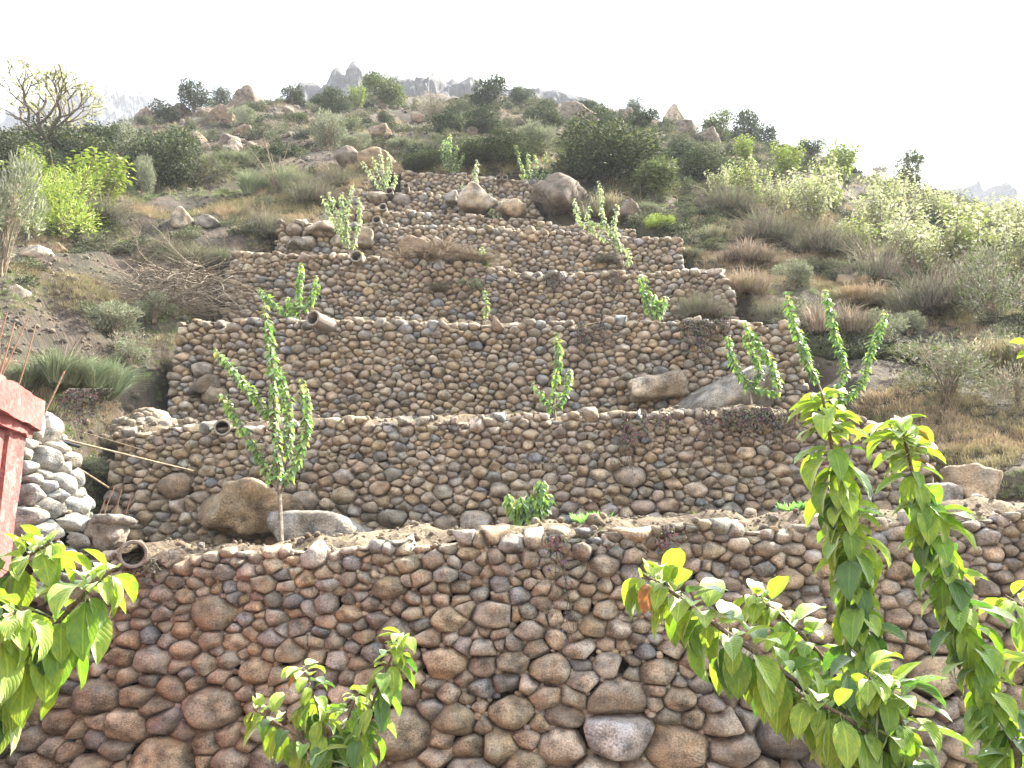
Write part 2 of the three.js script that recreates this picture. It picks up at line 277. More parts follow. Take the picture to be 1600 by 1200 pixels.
// pack a wall face (length S, heights y0(s)..y1(s)) with cells of a power diagram
const ASP = 1.4;
function packCells(S, yBot, yTop, rAt, seeds, lo) {
  const pts = seeds.map((q) => ({ s: q[0], y: q[1], r: q[2], fixed: true })), cell = 0.5, grid = new Map();
  const key = (s, y) => Math.floor(s / cell) + ':' + Math.floor(y / cell);
  const put = (q) => { const k = key(q.s, q.y); if (!grid.has(k)) grid.set(k, []); grid.get(k).push(q); };
  const near = (s, y, rad) => { const o = []; for (let a = Math.floor((s - rad) / cell); a <= Math.floor((s + rad) / cell); a++) for (let c = Math.floor((y - rad) / cell); c <= Math.floor((y + rad) / cell); c++) { const l = grid.get(a + ':' + c); if (l) o.push(...l); } return o; };
  pts.forEach(put);
  const top = Math.max(...Array.from({ length: 20 }, (_, i) => yTop(S * i / 19))), area = S * (top - lo), rm = rAt(S / 2, (top + lo) / 2);
  for (const [f, share] of [[1.75, 0.07], [1.4, 0.2], [1.15, 0.6], [0.95, 1.2], [0.78, 2.2], [0.62, 1.2], [0.46, 0.6]]) {
    const tries = Math.ceil(area / (rm * rm * f * f * 3) * share * 6);
    for (let t = 0; t < tries; t++) {
      const s = rr(0, S), y = rr(lo, top); if (y > yTop(s) || y < yBot(s)) continue;
      const r = rAt(s, y) * f * rr(0.88, 1.1); let ok = true;
      if (yTop(s) - y < r * 0.45) continue;
      for (const q of near(s, y, r + 0.75)) { const dx = q.s - s, dy = (q.y - y) * ASP; if (dx * dx + dy * dy < (q.r + r) * (q.r + r) * 0.74) { ok = false; break; } }
      if (ok) { const q = { s, y, r }; pts.push(q); put(q); }
    }
  }
  const cells = [];
  for (const q of pts) {
    const B = q.r * 2.3; let poly = [[-B, -B], [B, -B], [B, B], [-B, B]];
    const clip = (nx, ny, d) => { const out = []; for (let i = 0; i < poly.length; i++) { const a = poly[i], c = poly[(i + 1) % poly.length], da = a[0] * nx + a[1] * ny - d, dc = c[0] * nx + c[1] * ny - d; if (da <= 0) out.push(a); if ((da < 0) !== (dc < 0)) { const t = da / (da - dc); out.push([a[0] + (c[0] - a[0]) * t, a[1] + (c[1] - a[1]) * t]); } } poly = out; };
    for (const o of near(q.s, q.y, 1.5)) {
      if (o === q) continue; const dx = o.s - q.s, dy = (o.y - q.y) * ASP, L = Math.hypot(dx, dy); if (L > (o.r + q.r) * 3) continue;
      clip(dx / L, dy / L, (L * L + 0.6 * (q.r * q.r - o.r * o.r)) / (2 * L)); if (poly.length < 3) break;
    }
    const tj = rr(-0.08, 0.09), sl = (yTop(q.s + 0.1) - yTop(q.s - 0.1)) / 0.2, nl = Math.hypot(sl, 1);
    clip(-sl / nl, 1 / nl / ASP * 1.0, (yTop(q.s) - q.y + tj) / nl);
    if (q.y - yBot(q.s) < q.r * 2.3) clip(0, -1, (q.y - yBot(q.s)) * ASP + 0.03);
    if (q.s < B) clip(-1, 0, q.s + rr(0, 0.1)); if (S - q.s < B) clip(1, 0, S - q.s + rr(0, 0.1));
    if (poly.length < 3) continue;
    let A = 0, cx = 0, cy = 0; for (let i = 0; i < poly.length; i++) { const a = poly[i], c = poly[(i + 1) % poly.length], w = a[0] * c[1] - c[0] * a[1]; A += w; cx += (a[0] + c[0]) * w; cy += (a[1] + c[1]) * w; }
    if (Math.abs(A) < 1e-4) continue; cx /= 3 * A; cy /= 3 * A;
    poly = poly.map(([x, y]) => [x - cx, (y - cy) / ASP]);
    cells.push({ s: q.s + cx, y: q.y + cy / ASP, poly, area: Math.abs(A) / 2 / ASP, r: q.r });
  }
  return cells;
}
const PLANES_OF = (c, gap) => {
  const P = []; let wx = 0, wy = 0;
  const n = c.poly.length, EL = c.poly.map((a, i) => Math.hypot(a[0] - c.poly[(i + 1) % n][0], a[1] - c.poly[(i + 1) % n][1])), mean = EL.reduce((a, q) => a + q, 0) / n;
  let left = n;
  for (let i = 0; i < n; i++) {
    if (EL[i] < mean * 0.55 && left > 4) { left--; continue; }                 // short edges give way, so corners meet
    const a = c.poly[i], e = c.poly[(i + 1) % n], L = Math.hypot(e[0] - a[0], e[1] - a[1]); if (L < 0.012) continue;
    const nx = (e[1] - a[1]) / L, ny = -(e[0] - a[0]) / L, d = a[0] * nx + a[1] * ny - gap * rr(0.4, 1.5); wx = Math.max(wx, Math.abs(a[0])); wy = Math.max(wy, Math.abs(a[1]));
    const t = rr(-0.05, 0.5); P.push([nx * Math.cos(t), ny * Math.cos(t), Math.sin(t), Math.max(0.012, d) * Math.cos(t) + 0.006]);
  }
  const trims = R() < 0.6 ? 1 + (R() < 0.3 ? 1 : 0) : 0;                        // broken corners: irregular outlines and open joints
  for (let i = 0; i < trims; i++) { const a = rr(0, 6.283), nx = Math.cos(a), ny = Math.sin(a), sup = Math.max(...c.poly.map((q) => q[0] * nx + q[1] * ny)), t = rr(0, 0.4); P.push([nx * Math.cos(t), ny * Math.cos(t), Math.sin(t), Math.max(0.015, sup * rr(0.62, 0.85))]); }
  const m = Math.min(wx, wy, 0.24), dep = m * rr(0.6, 1.1) + 0.02;
  P.push([...V3(rr(-0.4, 0.4), rr(-0.22, 0.5), 1).normalize().toArray(), dep]);
  const extra = 2 + Math.floor(R() * 4);
  for (let i = 0; i < extra; i++) { const q = V3(rr(-1, 1), rr(-0.8, 1), rr(0.35, 1)).normalize(); const e = Math.sqrt(q.x * q.x * wx * wx + q.y * q.y * wy * wy + q.z * q.z * dep * dep); P.push([q.x, q.y, q.z, e * rr(0.72, 0.97)]); }
  P.push([0, 0, -1, 0.14 + m * 0.3]);
  return P;
};
function dryWall({ name, label, group, top, yBot, yBase, rAt, det, det2, seeds = [], seen = () => true, batter = 0.1, grey = 0.12, parts = 300, tone = (c) => c, gap = 0.005 }) {
  // arc length along the crest in plan
  const acc = [0]; for (let i = 1; i < top.length; i++) acc.push(acc[i - 1] + Math.hypot(top[i].x - top[i - 1].x, top[i].z - top[i - 1].z));
  const S = acc[acc.length - 1];
  const frame = (s) => { let i = 1; while (i < acc.length - 1 && s > acc[i]) i++; const t = (s - acc[i - 1]) / (acc[i] - acc[i - 1]), a = top[i - 1], b = top[i]; const tx = b.x - a.x, tz = b.z - a.z, L = Math.hypot(tx, tz); return { x: lerp(a.x, b.x, t), y: lerp(a.y, b.y, clamp(t, 0, 1)), z: lerp(a.z, b.z, t), tx: tx / L, tz: tz / L }; };
  const yT = (s) => frame(clamp(s, 0, S)).y + 0.05 * N3(s * 0.9, top[0].z, 3), lo = Math.min(...acc.map((s, i) => yBot(top[i].x)));
  const g = thing(name, label, 'stone wall', V3((top[0].x + top[top.length - 1].x) / 2, lo, top[0].z), group);
  const place = (s, y, out = 0) => { const f = frame(s), h = f.y - y; return V3(f.x - f.tz * (out + h * batter), y, f.z + f.tx * (out + h * batter)).sub(g.position); };
  const toS = (x) => { for (let i = 1; i < top.length; i++) if (x <= top[i].x) return lerp(acc[i - 1], acc[i], (x - top[i - 1].x) / (top[i].x - top[i - 1].x)); return S; };
  const sd = seeds.map(([px, py, D, r]) => { const q = pt(px, py, D); return [toS(q.x), q.y, r]; });
  const cells = packCells(S, (s) => yBot(frame(clamp(s, 0, S)).x), yT, rAt, sd, lo);
  cells.forEach((c) => { const f = frame(c.s); c.w = V3(f.x, c.y, f.z); c.shown = seen(c.w) ? 1 : 0; });
  cells.sort((a, b) => (b.shown - a.shown) || (b.area - a.area));
  const rest = new Buf();
  cells.forEach((c, i) => {
    const f = frame(c.s), turn = Math.atan2(-f.tz, f.tx), q = place(c.s, c.y, rr(-0.035, 0.045)), col = tone(stoneTone(grey), c.w), pow = R() < 0.6 ? rr(20, 55) : rr(8, 18), P = PLANES_OF(c, gap + c.r * 0.04);
    if (i < parts) { const b = new Buf(); stoneInto(b, P, pow, det, true, col, V3(0, 0, 0), 0, 0.05); const m = part('stone', b.geo(), matStone, g); m.position.copy(q); m.rotation.y = turn; } else stoneInto(rest, P, pow, det2, true, col, q, turn, 0.05);
    // small chinking stones where cells meet
    if (c.shown && det > 2) for (const v of c.poly) if (R() < 0.3) { const r = rr(0.018, 0.042); stoneInto(rest, freePlanes(r * rr(1, 1.5), r * rr(0.7, 1), r, 5), 7, 1, false, stoneTone(grey), place(c.s + v[0], c.y + v[1], rr(-0.06, 0.01)), turn); }
  });
  if (rest.n) part('small_stones', rest.geo(), matStone, g, 'stuff');
  // earth packed behind the stones
  const e = new Buf(), ne = Math.ceil(S / 0.25);
  for (let i = 0; i <= ne; i++) { const s = S * i / ne, f = frame(s), y1 = yT(s) - 0.12, y0 = yBase(f.x); for (let j = 0; j <= 6; j++) { const y = lerp(y0, y1, j / 6), q = place(s, y, -0.2 + 0.03 * N3(s * 3, y * 3, 1)); e.v(q.x, q.y, q.z, s / 1.2, y / 1.2, [0.12, 0.088, 0.058]); } const q = place(s, y1, -0.5); e.v(q.x, q.y, q.z, s / 1.2, y1 / 1.2 + 0.4, [0.12, 0.088, 0.058]); }
  for (let i = 0; i < ne; i++) for (let j = 0; j < 7; j++) { const p = i * 8 + j; e.f(p, p + 8, p + 1); e.f(p + 1, p + 8, p + 9); }
  part('packed_earth', e.geo(), matSoil, g);
  return { g, place, toS, frame, S };
}
const ORD = ['lowest and nearest dry stone terrace wall, of the largest stones', 'second dry stone terrace wall from the bottom, with boulders at its foot', 'third dry stone terrace wall from the bottom, ending in a dark bank', 'fourth dry stone terrace wall from the bottom, with stepped right end', 'fifth dry stone terrace wall from the bottom, ending squarely beside grass', 'sixth dry stone terrace wall from the bottom, below the big dark boulder', 'seventh terrace wall from the bottom, short, beside a pale boulder', 'topmost short dry stone terrace wall, under the row of shrubs'];
const SETUP = [
  { rAt: (s, y) => lerp(0.165, 0.088, sstep(y, EYE - 1.9, EYE + 0.3)), det: 4, det2: 2, seeds: [[972, 1142, 8.9, 0.42], [965, 1092, 8.9, 0.34], [335, 958, 9.2, 0.3], [340, 1105, 9.2, 0.36], [625, 1140, 9.05, 0.42], [695, 1035, 9, 0.27], [1460, 1055, 8.75, 0.36], [1050, 1165, 8.85, 0.36], [1235, 1140, 8.8, 0.42], [860, 1045, 8.95, 0.24], [160, 1085, 9.3, 0.3], [270, 1185, 9.3, 0.42], [610, 918, 9.1, 0.2], [770, 960, 9, 0.24], [1300, 1190, 8.8, 0.36]], lowBy: 0.75 },
  { rAt: (s, y) => lerp(0.112, 0.08, sstep(y, EYE + 0.8, EYE + 2.1)), det: 3, det2: 2, seeds: [[480, 785, 12.5, 0.24], [615, 810, 12.5, 0.27], [745, 818, 12.5, 0.33], [985, 745, 12.5, 0.3], [280, 760, 12.6, 0.34], [700, 820, 12.5, 0.24], [540, 775, 12.5, 0.22]] },
  { rAt: () => 0.092, det: 2, det2: 2, seeds: [[340, 620, 16.2, 0.36], [320, 580, 16.2, 0.3]] },
  { rAt: () => 0.1, det: 2, det2: 2 },
  { rAt: () => 0.108, det: 2, det2: 1, seeds: [[505, 360, 23.6, 0.5], [480, 382, 23.6, 0.4], [530, 380, 23.6, 0.34], [460, 360, 23.6, 0.34]] },
  { rAt: () => 0.115, det: 1, det2: 1, seeds: [[570, 340, 26, 0.4]] },
  { rAt: () => 0.125, det: 1, det2: 1, seeds: [[590, 308, 28, 0.5], [628, 312, 28, 0.45]] },
  { rAt: () => 0.125, det: 1, det2: 1 },
];
WALLS.forEach((w, k) => {
  R(1000 + k * 77);
  const below = WALLS[k - 1];
  w.made = dryWall({ name: 'dry_stone_wall', label: ORD[k], group: 'dry stone terrace walls stepping up the hillside', top: w.top, yBot: (x) => w.yBase(x) - 0.12, yBase: (x) => w.yBase(x) - 0.3, ...SETUP[k], seen: (q) => k || (q.y > EYE - 1.62 * (-q.z / 8.9) && q.x > -5.2 && q.x < 5.3) });
});
// ---------------------------------------------------------------- boulders
const matRock = new THREE.MeshStandardMaterial({ vertexColors: true, map: texStone, bumpMap: texStoneH, bumpScale: 0.03, roughness: 0.95 });
const TAN = [0.40, 0.30, 0.19], PALE = [0.47, 0.385, 0.285], DUSK = [0.22, 0.175, 0.13], GREYR = [0.35, 0.315, 0.265], RUST = [0.28, 0.20, 0.135];
function rockGeo(w, h, d, col, { k = 6, pow = 20, det = 6, rough = 0.16, seed = 1, cuts = [] } = {}) {
  R(seed * 97 + 5); const b = new Buf(), P = freePlanes(w, h, d, k); for (let i = 0; i < k; i++) P[i][3] *= rr(0.72, 1); stoneInto(b, [...P, ...cuts], pow, det, false, col, V3(0, 0, 0), 0, rough, 1.0);
  // weathered relief and stains on the skin
  for (let i = 0; i < b.n; i++) { const x = b.p[i * 3], y = b.p[i * 3 + 1], z = b.p[i * 3 + 2], s = fbm(x * 1.6 + seed, y * 1.6, z * 1.6, 4), q = 1 + s * 0.1; b.p[i * 3] = x * q; b.p[i * 3 + 1] = y * q; b.p[i * 3 + 2] = z * q; const m = fbm(x * 2.3, y * 2.3 + seed, z * 2.3, 4), c = 1 + m * 0.7; for (let c3 = 0; c3 < 3; c3++) b.c[i * 3 + c3] *= c; }
  return b.geo();
}
let rockSeed = 3;
// a boulder by its middle in the picture, its distance and its size in picture pixels
function boulder(px, py, D, wpx, hpx, label, col, o = {}) {
  const c = pt(px, py, D), k = (D * Math.cos(PITCH) + (c.y - EYE) * Math.sin(PITCH)) / FOCAL, w = wpx * k / 2, h = hpx * k / 2;
  const m = new THREE.Mesh(rockGeo(w, h, o.deep ? o.deep : Math.max(w, h) * 0.8, col, { seed: rockSeed++, ...o }), matRock);
  m.name = numbered('boulder'); m.position.copy(c); m.rotation.set(0, o.turn || 0, THREE.MathUtils.degToRad(o.tilt || 0)); scene.add(m);
  tag(m, label, 'boulder', o.group, 'thing'); return m;
}
// with the ground under it
function groundBoulder(px, py, wpx, hpx, label, col, o = {}) { const q = hit(px, py + hpx * 0.42); return boulder(px, py + hpx * 0.25, -q.z, wpx * 1.1, hpx * 1.5, label, col, o); }
boulder(392, 797, 12.25, 172, 84, 'big tilted brown boulder at the foot of the second wall, behind the tallest sapling', TAN, { tilt: 17, pow: 18, deep: 0.55, k: 5 });
boulder(505, 832, 11.9, 195, 64, 'low smooth grey boulder half sunk in the first terrace, right of the tilted brown one', GREYR, { tilt: -3, pow: 8, deep: 0.6 });
boulder(1027, 606, 15.7, 96, 36, 'flat grey slab leaning in the third wall, left of the larger flat boulder', PALE, { tilt: 8, pow: 30, deep: 0.5, k: 4 });
boulder(1142, 616, 15.55, 190, 62, 'broad flat-topped boulder at the right foot of the third wall', GREYR, { tilt: 9, pow: 30, deep: 0.8, k: 4, cuts: [[-0.35, 0.9, 0.25, 0.3]] });
boulder(322, 606, 16.1, 60, 30, 'dark brown slab built into the left end of the third wall', DUSK, { tilt: 4, deep: 0.4 });
boulder(645, 392, 23.0, 64, 34, 'rust brown wedge boulder at the foot of the fifth wall', RUST, { tilt: -14, pow: 14, deep: 0.7 });
boulder(685, 386, 23.1, 36, 18, 'small grey boulder right of the rust brown wedge boulder', GREYR, { tilt: -8, deep: 0.4 });
boulder(663, 380, 23.25, 20, 16, 'pale tilted stone between the wedge boulder and the fifth wall', PALE, { tilt: -35, deep: 0.3 });
boulder(567, 374, 23.2, 34, 28, 'whitish squared boulder in the fifth wall behind a tall sapling', PALE, { pow: 14, deep: 0.4 });
boulder(503, 358, 23.4, 54, 15, 'long pale slab in the left end of the fifth wall', PALE, { tilt: 4, pow: 16, deep: 0.5 });
boulder(470, 383, 23.4, 42, 13, 'grey slab low in the left end of the fifth wall', GREYR, { tilt: -2, pow: 16, deep: 0.5 });
boulder(745, 318, 26.9, 72, 46, 'pale pointed boulder standing between the sixth and seventh walls', PALE, { pow: 14, deep: 0.9, cuts: [[-0.6, 0.75, 0.3, 0.62], [0.62, 0.7, 0.3, 0.6]] });
boulder(800, 332, 26.7, 46, 28, 'brown boulder right of the pale pointed boulder', TAN, { pow: 12, deep: 0.8, tilt: -20 });
boulder(874, 304, 27.6, 98, 68, 'huge dark domed boulder below the big round bush', DUSK, { pow: 10, deep: 1.3, tilt: 6, cuts: [[-0.62, 0.75, 0.2, 0.85]] });
boulder(978, 332, 27.0, 46, 34, 'brown boulder under the dead twigs right of the huge domed boulder', DUSK, { deep: 0.7 });
boulder(598, 262, 31.4, 104, 36, 'long rounded tan boulder behind the topmost walls on the left', TAN, { tilt: -14, pow: 11, deep: 1.0 });
boulder(548, 250, 32.5, 46, 34, 'dark end block left of the long rounded tan boulder', DUSK, { tilt: -20, deep: 0.7 });
boulder(706, 312, 27.4, 26, 18, 'small grey boulder left of the pale pointed boulder', GREYR, { deep: 0.4 });
boulder(1522, 760, 10.4, 76, 70, 'squared tan boulder standing above the right end of the lowest wall', TAN, { pow: 20, deep: 0.35, k: 5 });
boulder(1466, 775, 10.3, 60, 40, 'low grey stone left of the squared tan boulder', GREYR, { pow: 14, deep: 0.3 });
groundBoulder(284, 341, 36, 24, 'bright pale boulder on the grassy left slope', PALE, { pow: 13, deep: 0.5 });
groundBoulder(325, 347, 44, 16, 'flat grey slab right of the bright pale boulder', GREYR, { pow: 14, deep: 0.5 });
groundBoulder(386, 160, 66, 32, 'long tilted boulder crowning the left ridge', DUSK, { tilt: 20, pow: 12 });
groundBoulder(278, 176, 42, 34, 'leaning block under the round dark bushes on the left ridge', DUSK, { tilt: -15, pow: 13 });
groundBoulder(226, 180, 38, 24, 'dark boulder at the left edge of the stony ridge', DUSK, { pow: 12 });
groundBoulder(345, 178, 36, 26, 'round boulder below the long tilted ridge boulder', RUST, {});
groundBoulder(308, 214, 32, 24, 'angular tan boulder on the stony slope above the grey broom', TAN, { pow: 14 });
groundBoulder(366, 224, 22, 20, 'pointed pale boulder just above the grey broom bush', PALE, { pow: 14, tilt: 20 });
groundBoulder(382, 208, 34, 18, 'reddish boulder right of the angular tan boulder', RUST, { tilt: -12 });
groundBoulder(290, 226, 26, 16, 'pale flat boulder left of the pointed pale boulder', PALE, {});
groundBoulder(905, 176, 56, 46, 'large upright boulder on the ridge right of centre', DUSK, { pow: 13, cuts: [[0.75, 0.6, 0.2, 1.1]] });
groundBoulder(1052, 176, 38, 30, 'pointed pale outcrop on the right skyline', PALE, { pow: 14, cuts: [[-0.8, 0.55, 0.1, 0.6], [0.85, 0.5, 0.1, 0.5]] });
groundBoulder(1068, 198, 48, 20, 'tilted slab below the pointed skyline outcrop', DUSK, { tilt: 22, pow: 13 });
groundBoulder(1108, 214, 40, 24, 'rounded boulder below the skyline trees on the right', DUSK, {});
groundBoulder(1095, 234, 26, 16, 'small rounded boulder on the right shoulder of the hill', DUSK, {});
groundBoulder(980, 178, 22, 22, 'dark block between the two skyline outcrops', DUSK, {});
groundBoulder(1340, 440, 56, 22, 'low tan boulder among dry tussocks on the right slope', TAN, { tilt: -8 });
groundBoulder(1375, 432, 42, 12, 'pale flat ledge stone right of the low tan boulder', PALE, { tilt: -14 });
groundBoulder(1318, 548, 36, 12, 'flat pale ledge stone behind the right terrace sapling', PALE, { tilt: -22 });
groundBoulder(1425, 480, 44, 12, 'grey ledge stone in the middle of the right slope', GREYR, { tilt: -10 });
groundBoulder(60, 392, 44, 18, 'pale flat boulder below the bright green shrub', PALE, { tilt: -10 });
groundBoulder(28, 455, 36, 20, 'pale broken boulder at the left edge of the slope', PALE, {});
groundBoulder(92, 388, 26, 14, 'small tan boulder right of the pale flat boulder', TAN, {});
groundBoulder(595, 205, 40, 16, 'flat brown boulder on the middle of the upper slope', RUST, { tilt: -10 });
groundBoulder(540, 186, 30, 15, 'dark boulder under the upper row of bushes', DUSK, {});
groundBoulder(655, 184, 24, 12, 'reddish boulder on the upper slope beneath the crags', RUST, {});
groundBoulder(740, 204, 26, 13, 'brown boulder right of centre on the upper slope', DUSK, {});

// rock field on the upper left slope
{
  const geos = [1, 2, 3, 4].map((k) => rockGeo(1, 0.7, 0.85, k % 2 ? DUSK : [0.27, 0.205, 0.145], { seed: 300 + k, det: 3 })); R(777);
  for (let i = 0; i < 46; i++) {
    const px = rr(262, 452), py = rr(172, 252) - Math.abs(px - 350) * 0.1, q = hit(px, py), s = 0.24 * Math.pow(R() + 0.04, -0.4), m = tag(new THREE.Mesh(geos[i % 4], matRock), 'brown boulder in the rock field above the broom bushes', 'boulder', 'rock field above the broom bushes', 'thing');
    m.name = numbered('boulder'); m.position.copy(q).setY(q.y + s * 0.2); m.scale.setScalar(s); m.rotation.set(rr(-.3, .3), rr(0, 6.28), rr(-.4, .4)); scene.add(m);
  }
}
// ---------------------------------------------------------------- loose stones over the slopes (uncountable)
{
  const G = []; for (let k = 0; k < 3; k++) { R(400 + k); const b = new Buf(); stoneInto(b, freePlanes(1, 0.65, 0.8, 7), 9, 1, false, [1, 1, 1], V3(0, 0, 0), 0, 0.12, 0.7); G.push(b.geo()); }
  const spots = [[], [], []];
  R(55);
  for (let i = 0; i < 60000 && spots[0].length + spots[1].length + spots[2].length < 9000; i++) {
    const D = 9.8 * Math.pow(7.4, R()), u = rr(-0.66, 0.66), x = u * D, z = -D;
    const uL = stops(zoneStops, D, 1), uR = stops(zoneStops, D, 2); if (D < 31.5 && u > uL - 0.03 && u < uR + 0.03) continue;
    let dens = 0.25 + 1.6 * Math.max(0, fbm(x * 0.35, 71, z * 0.35, 3) + 0.05);
    if (D > 31) dens += 0.3; if (u < -0.2 && D < 22) dens += 0.35; if (u > 0.42 && D < 15) dens += 0.5;
    if (R() > dens) continue;
    const r = 0.03 * Math.pow(R() + 0.02, -0.36) * (D > 28 ? 1.7 : 1) * (D > 45 ? 1.2 : 1);
    spots[i % 3].push([x, groundY(x, z) + r * 0.2, z, Math.min(r, 0.28)]);
  }
  spots.forEach((l, k) => {
    const im = new THREE.InstancedMesh(G[k], matRock, l.length), d = new THREE.Object3D(), c = new THREE.Color();
    l.forEach(([x, y, z, r], i) => { d.position.set(x, y, z); d.rotation.set(rr(-0.4, 0.4), rr(0, 6.3), rr(-0.4, 0.4)); d.scale.setScalar(r); d.updateMatrix(); im.setMatrixAt(i, d.matrix); const t = stoneTone(0.1), f = rr(0.55, 0.9); im.setColorAt(i, c.setRGB(t[0] * f, t[1] * f, t[2] * f)); });
    stuff(im, numbered('loose_stones'), ['small tan stones scattered over the slopes', 'angular brown stones strewn across the hillside', 'rubble of pale stones lying about the hillside'][k], 'stones');
  });
}

// ---------------------------------------------------------------- far crags
function crag(name, D0, depth, sky, seed, col, foot) {             // sky: [picture x, picture y] of the crest
  const b = new Buf(), nx = 150, nt = 46, px0 = sky[0][0], px1 = sky[sky.length - 1][0];
  const crest = (px) => { for (let i = 1; i < sky.length; i++) if (px <= sky[i][0]) return lerp(sky[i - 1][1], sky[i][1], (px - sky[i - 1][0]) / (sky[i][0] - sky[i - 1][0])); return sky[sky.length - 1][1]; };
  for (let i = 0; i <= nx; i++) for (let j = 0; j <= nt; j++) {
    const px = lerp(px0, px1, i / nx), t = j / nt * 2, top = pt(px, crest(px), D0), low = pt(px, foot, D0).y, up = t < 1 ? t : 2 - t;
    const D = D0 + (t - 1) * depth, x = top.x;
    const rid = 1 - Math.abs(fbm(x * 0.09 + seed, up * 3, D * 0.05, 5)) * 2.6, f2 = fbm(x * 0.3 + seed, up * 9, D * 0.2, 4);
    const h = low + (top.y - low) * Math.pow(up, 0.62) * lerp(0.80 + 0.2 * rid + f2 * 0.28, 1, sstep(up, 0.6, 1));
    const out = (fbm(x * 0.09, h * 0.12 + seed, 3, 4)) * depth * 0.5 * Math.sin(up * Math.PI) ;
    const m = fbm(x * 0.12, h * 0.2, seed, 4), k = 1 + m * 0.9;
    b.v(x, h, -(D - out), x / 14, h / 14, [col[0] * k, col[1] * k, col[2] * k]);
  }
  for (let i = 0; i < nx; i++) for (let j = 0; j < nt; j++) { const p = i * (nt + 1) + j; b.f(p, p + nt + 1, p + 1); b.f(p + 1, p + nt + 1, p + nt + 2); }
  const g = b.geo(); structure(numbered(name), g, new THREE.MeshStandardMaterial({ vertexColors: true, map: texStone, roughness: 1, flatShading: true }));
}
crag('crag', 210, 26, [[440, 170], [468, 142], [476, 130], [488, 128], [498, 132], [504, 140], [510, 130], [520, 108], [529, 103], [534, 116], [541, 118], [546, 99], [553, 94], [562, 98], [571, 108], [574, 120], [582, 130], [592, 122], [600, 112], [606, 122], [618, 118], [628, 124], [640, 121], [648, 126], [656, 116], [664, 122], [672, 120], [677, 108], [682, 118], [692, 122], [700, 128], [708, 121], [716, 130], [726, 124], [738, 119], [748, 124], [756, 132], [775, 136], [800, 140], [812, 134], [830, 140], [842, 136], [850, 142], [872, 139], [890, 146], [930, 156], [960, 180]], 5, [0.075, 0.072, 0.072], 330);
crag('crag', 420, 50, [[20, 190], [60, 165], [92, 148], [110, 142], [122, 146], [140, 150], [156, 140], [168, 132], [174, 131], [182, 142], [196, 141], [206, 133], [216, 138], [224, 141], [240, 150], [262, 160], [300, 185], [340, 210]], 31, [0.075, 0.075, 0.08], 330);
crag('crag', 420, 50, [[1440, 330], [1462, 302], [1478, 296], [1490, 292], [1500, 290], [1512, 286], [1522, 294], [1540, 304], [1556, 302], [1580, 316], [1620, 322], [1700, 350]], 57, [0.09, 0.085, 0.085], 420);
// ---------------------------------------------------------------- plant materials
const leafMat = (o) => new THREE.MeshPhysicalMaterial({ side: THREE.DoubleSide, roughness: 0.95, transmission: 0.55, thickness: 0, ...o });
const matLeafNear = {
  young: leafMat({ color: new THREE.Color().setRGB(0.40, 0.60, 0.045), map: texLeaf, bumpMap: texLeafH, bumpScale: 0.0015, clearcoat: 0.3, clearcoatRoughness: 0.35 }),
  mid: leafMat({ color: new THREE.Color().setRGB(0.25, 0.47, 0.03), map: texLeaf, bumpMap: texLeafH, bumpScale: 0.0015, clearcoat: 0.45, clearcoatRoughness: 0.28 }),
  deep: leafMat({ color: new THREE.Color().setRGB(0.10, 0.25, 0.03), map: texLeaf, bumpMap: texLeafH, bumpScale: 0.0015, clearcoat: 0.45, clearcoatRoughness: 0.28 }),
  bronze: leafMat({ color: new THREE.Color().setRGB(0.55, 0.22, 0.06), map: texLeaf, bumpMap: texLeafH, bumpScale: 0.0015, clearcoat: 0.3, clearcoatRoughness: 0.3 }),
};
const matLeaf = leafMat({ vertexColors: true, clearcoat: 0.6, clearcoatRoughness: 0.3 });
const matFoliage = leafMat({ vertexColors: true, transmission: 0.22 });
const matBark = new THREE.MeshStandardMaterial({ vertexColors: true, map: texBark, bumpMap: texBark, bumpScale: 0.004, roughness: 0.9 });
const BARK = [0.22, 0.165, 0.125], BARKG = [0.30, 0.26, 0.22], TWIG = [0.30, 0.24, 0.175], DEADTWIG = [0.42, 0.37, 0.30];

// ---------------------------------------------------------------- leaves
function nearLeaf(bend, fold, twist, seed) {                    // unit leaf along +x, upper side +y; ovate with a drawn-out tip
  const b = new Buf(), nl = 8, nw = 4;
  for (let i = 0; i <= nl; i++) for (let j = 0; j <= nw; j++) {
    const t = i / nl, s = j / nw * 2 - 1, w = 0.25 * Math.pow(Math.sin(Math.PI * Math.pow(t, 0.82)), 0.85) * (t > 0.8 ? 1 - (t - 0.8) * 1.2 : 1) + 0.002;
    const a = bend * t, rx = bend ? Math.sin(a) / bend : t, ry = bend ? -(1 - Math.cos(a)) / bend : 0;
    const y = Math.abs(s) * w * fold + 0.012 * Math.sin(t * 22 + s * 3 + seed) * Math.abs(s) , tw = twist * t, z = s * w;
    b.v(rx + Math.sin(a) * y, ry + Math.cos(a) * (y * Math.cos(tw) - z * Math.sin(tw)), z * Math.cos(tw) + y * Math.sin(tw), s * 0.5 + 0.5, t);
  }
  for (let i = 0; i < nl; i++) for (let j = 0; j < nw; j++) { const p = i * (nw + 1) + j; b.f(p, p + 1, p + nw + 1); b.f(p + 1, p + nw + 2, p + nw + 1); }
  const pts = [V3(-0.22, 0.03, 0), V3(-0.1, 0.01, 0), V3(0.02, 0, 0)]; const base = b.n; b.tube(pts, 0.012, 0.01, 3);
  return b.geo();
}
const NEAR_LEAVES = [nearLeaf(0.7, 0.45, 0.15, 1), nearLeaf(1.1, 0.3, -0.2, 2), nearLeaf(0.35, 0.7, 0.25, 3), nearLeaf(1.4, 0.55, -0.1, 4), nearLeaf(0.9, 0.15, 0.35, 5)];
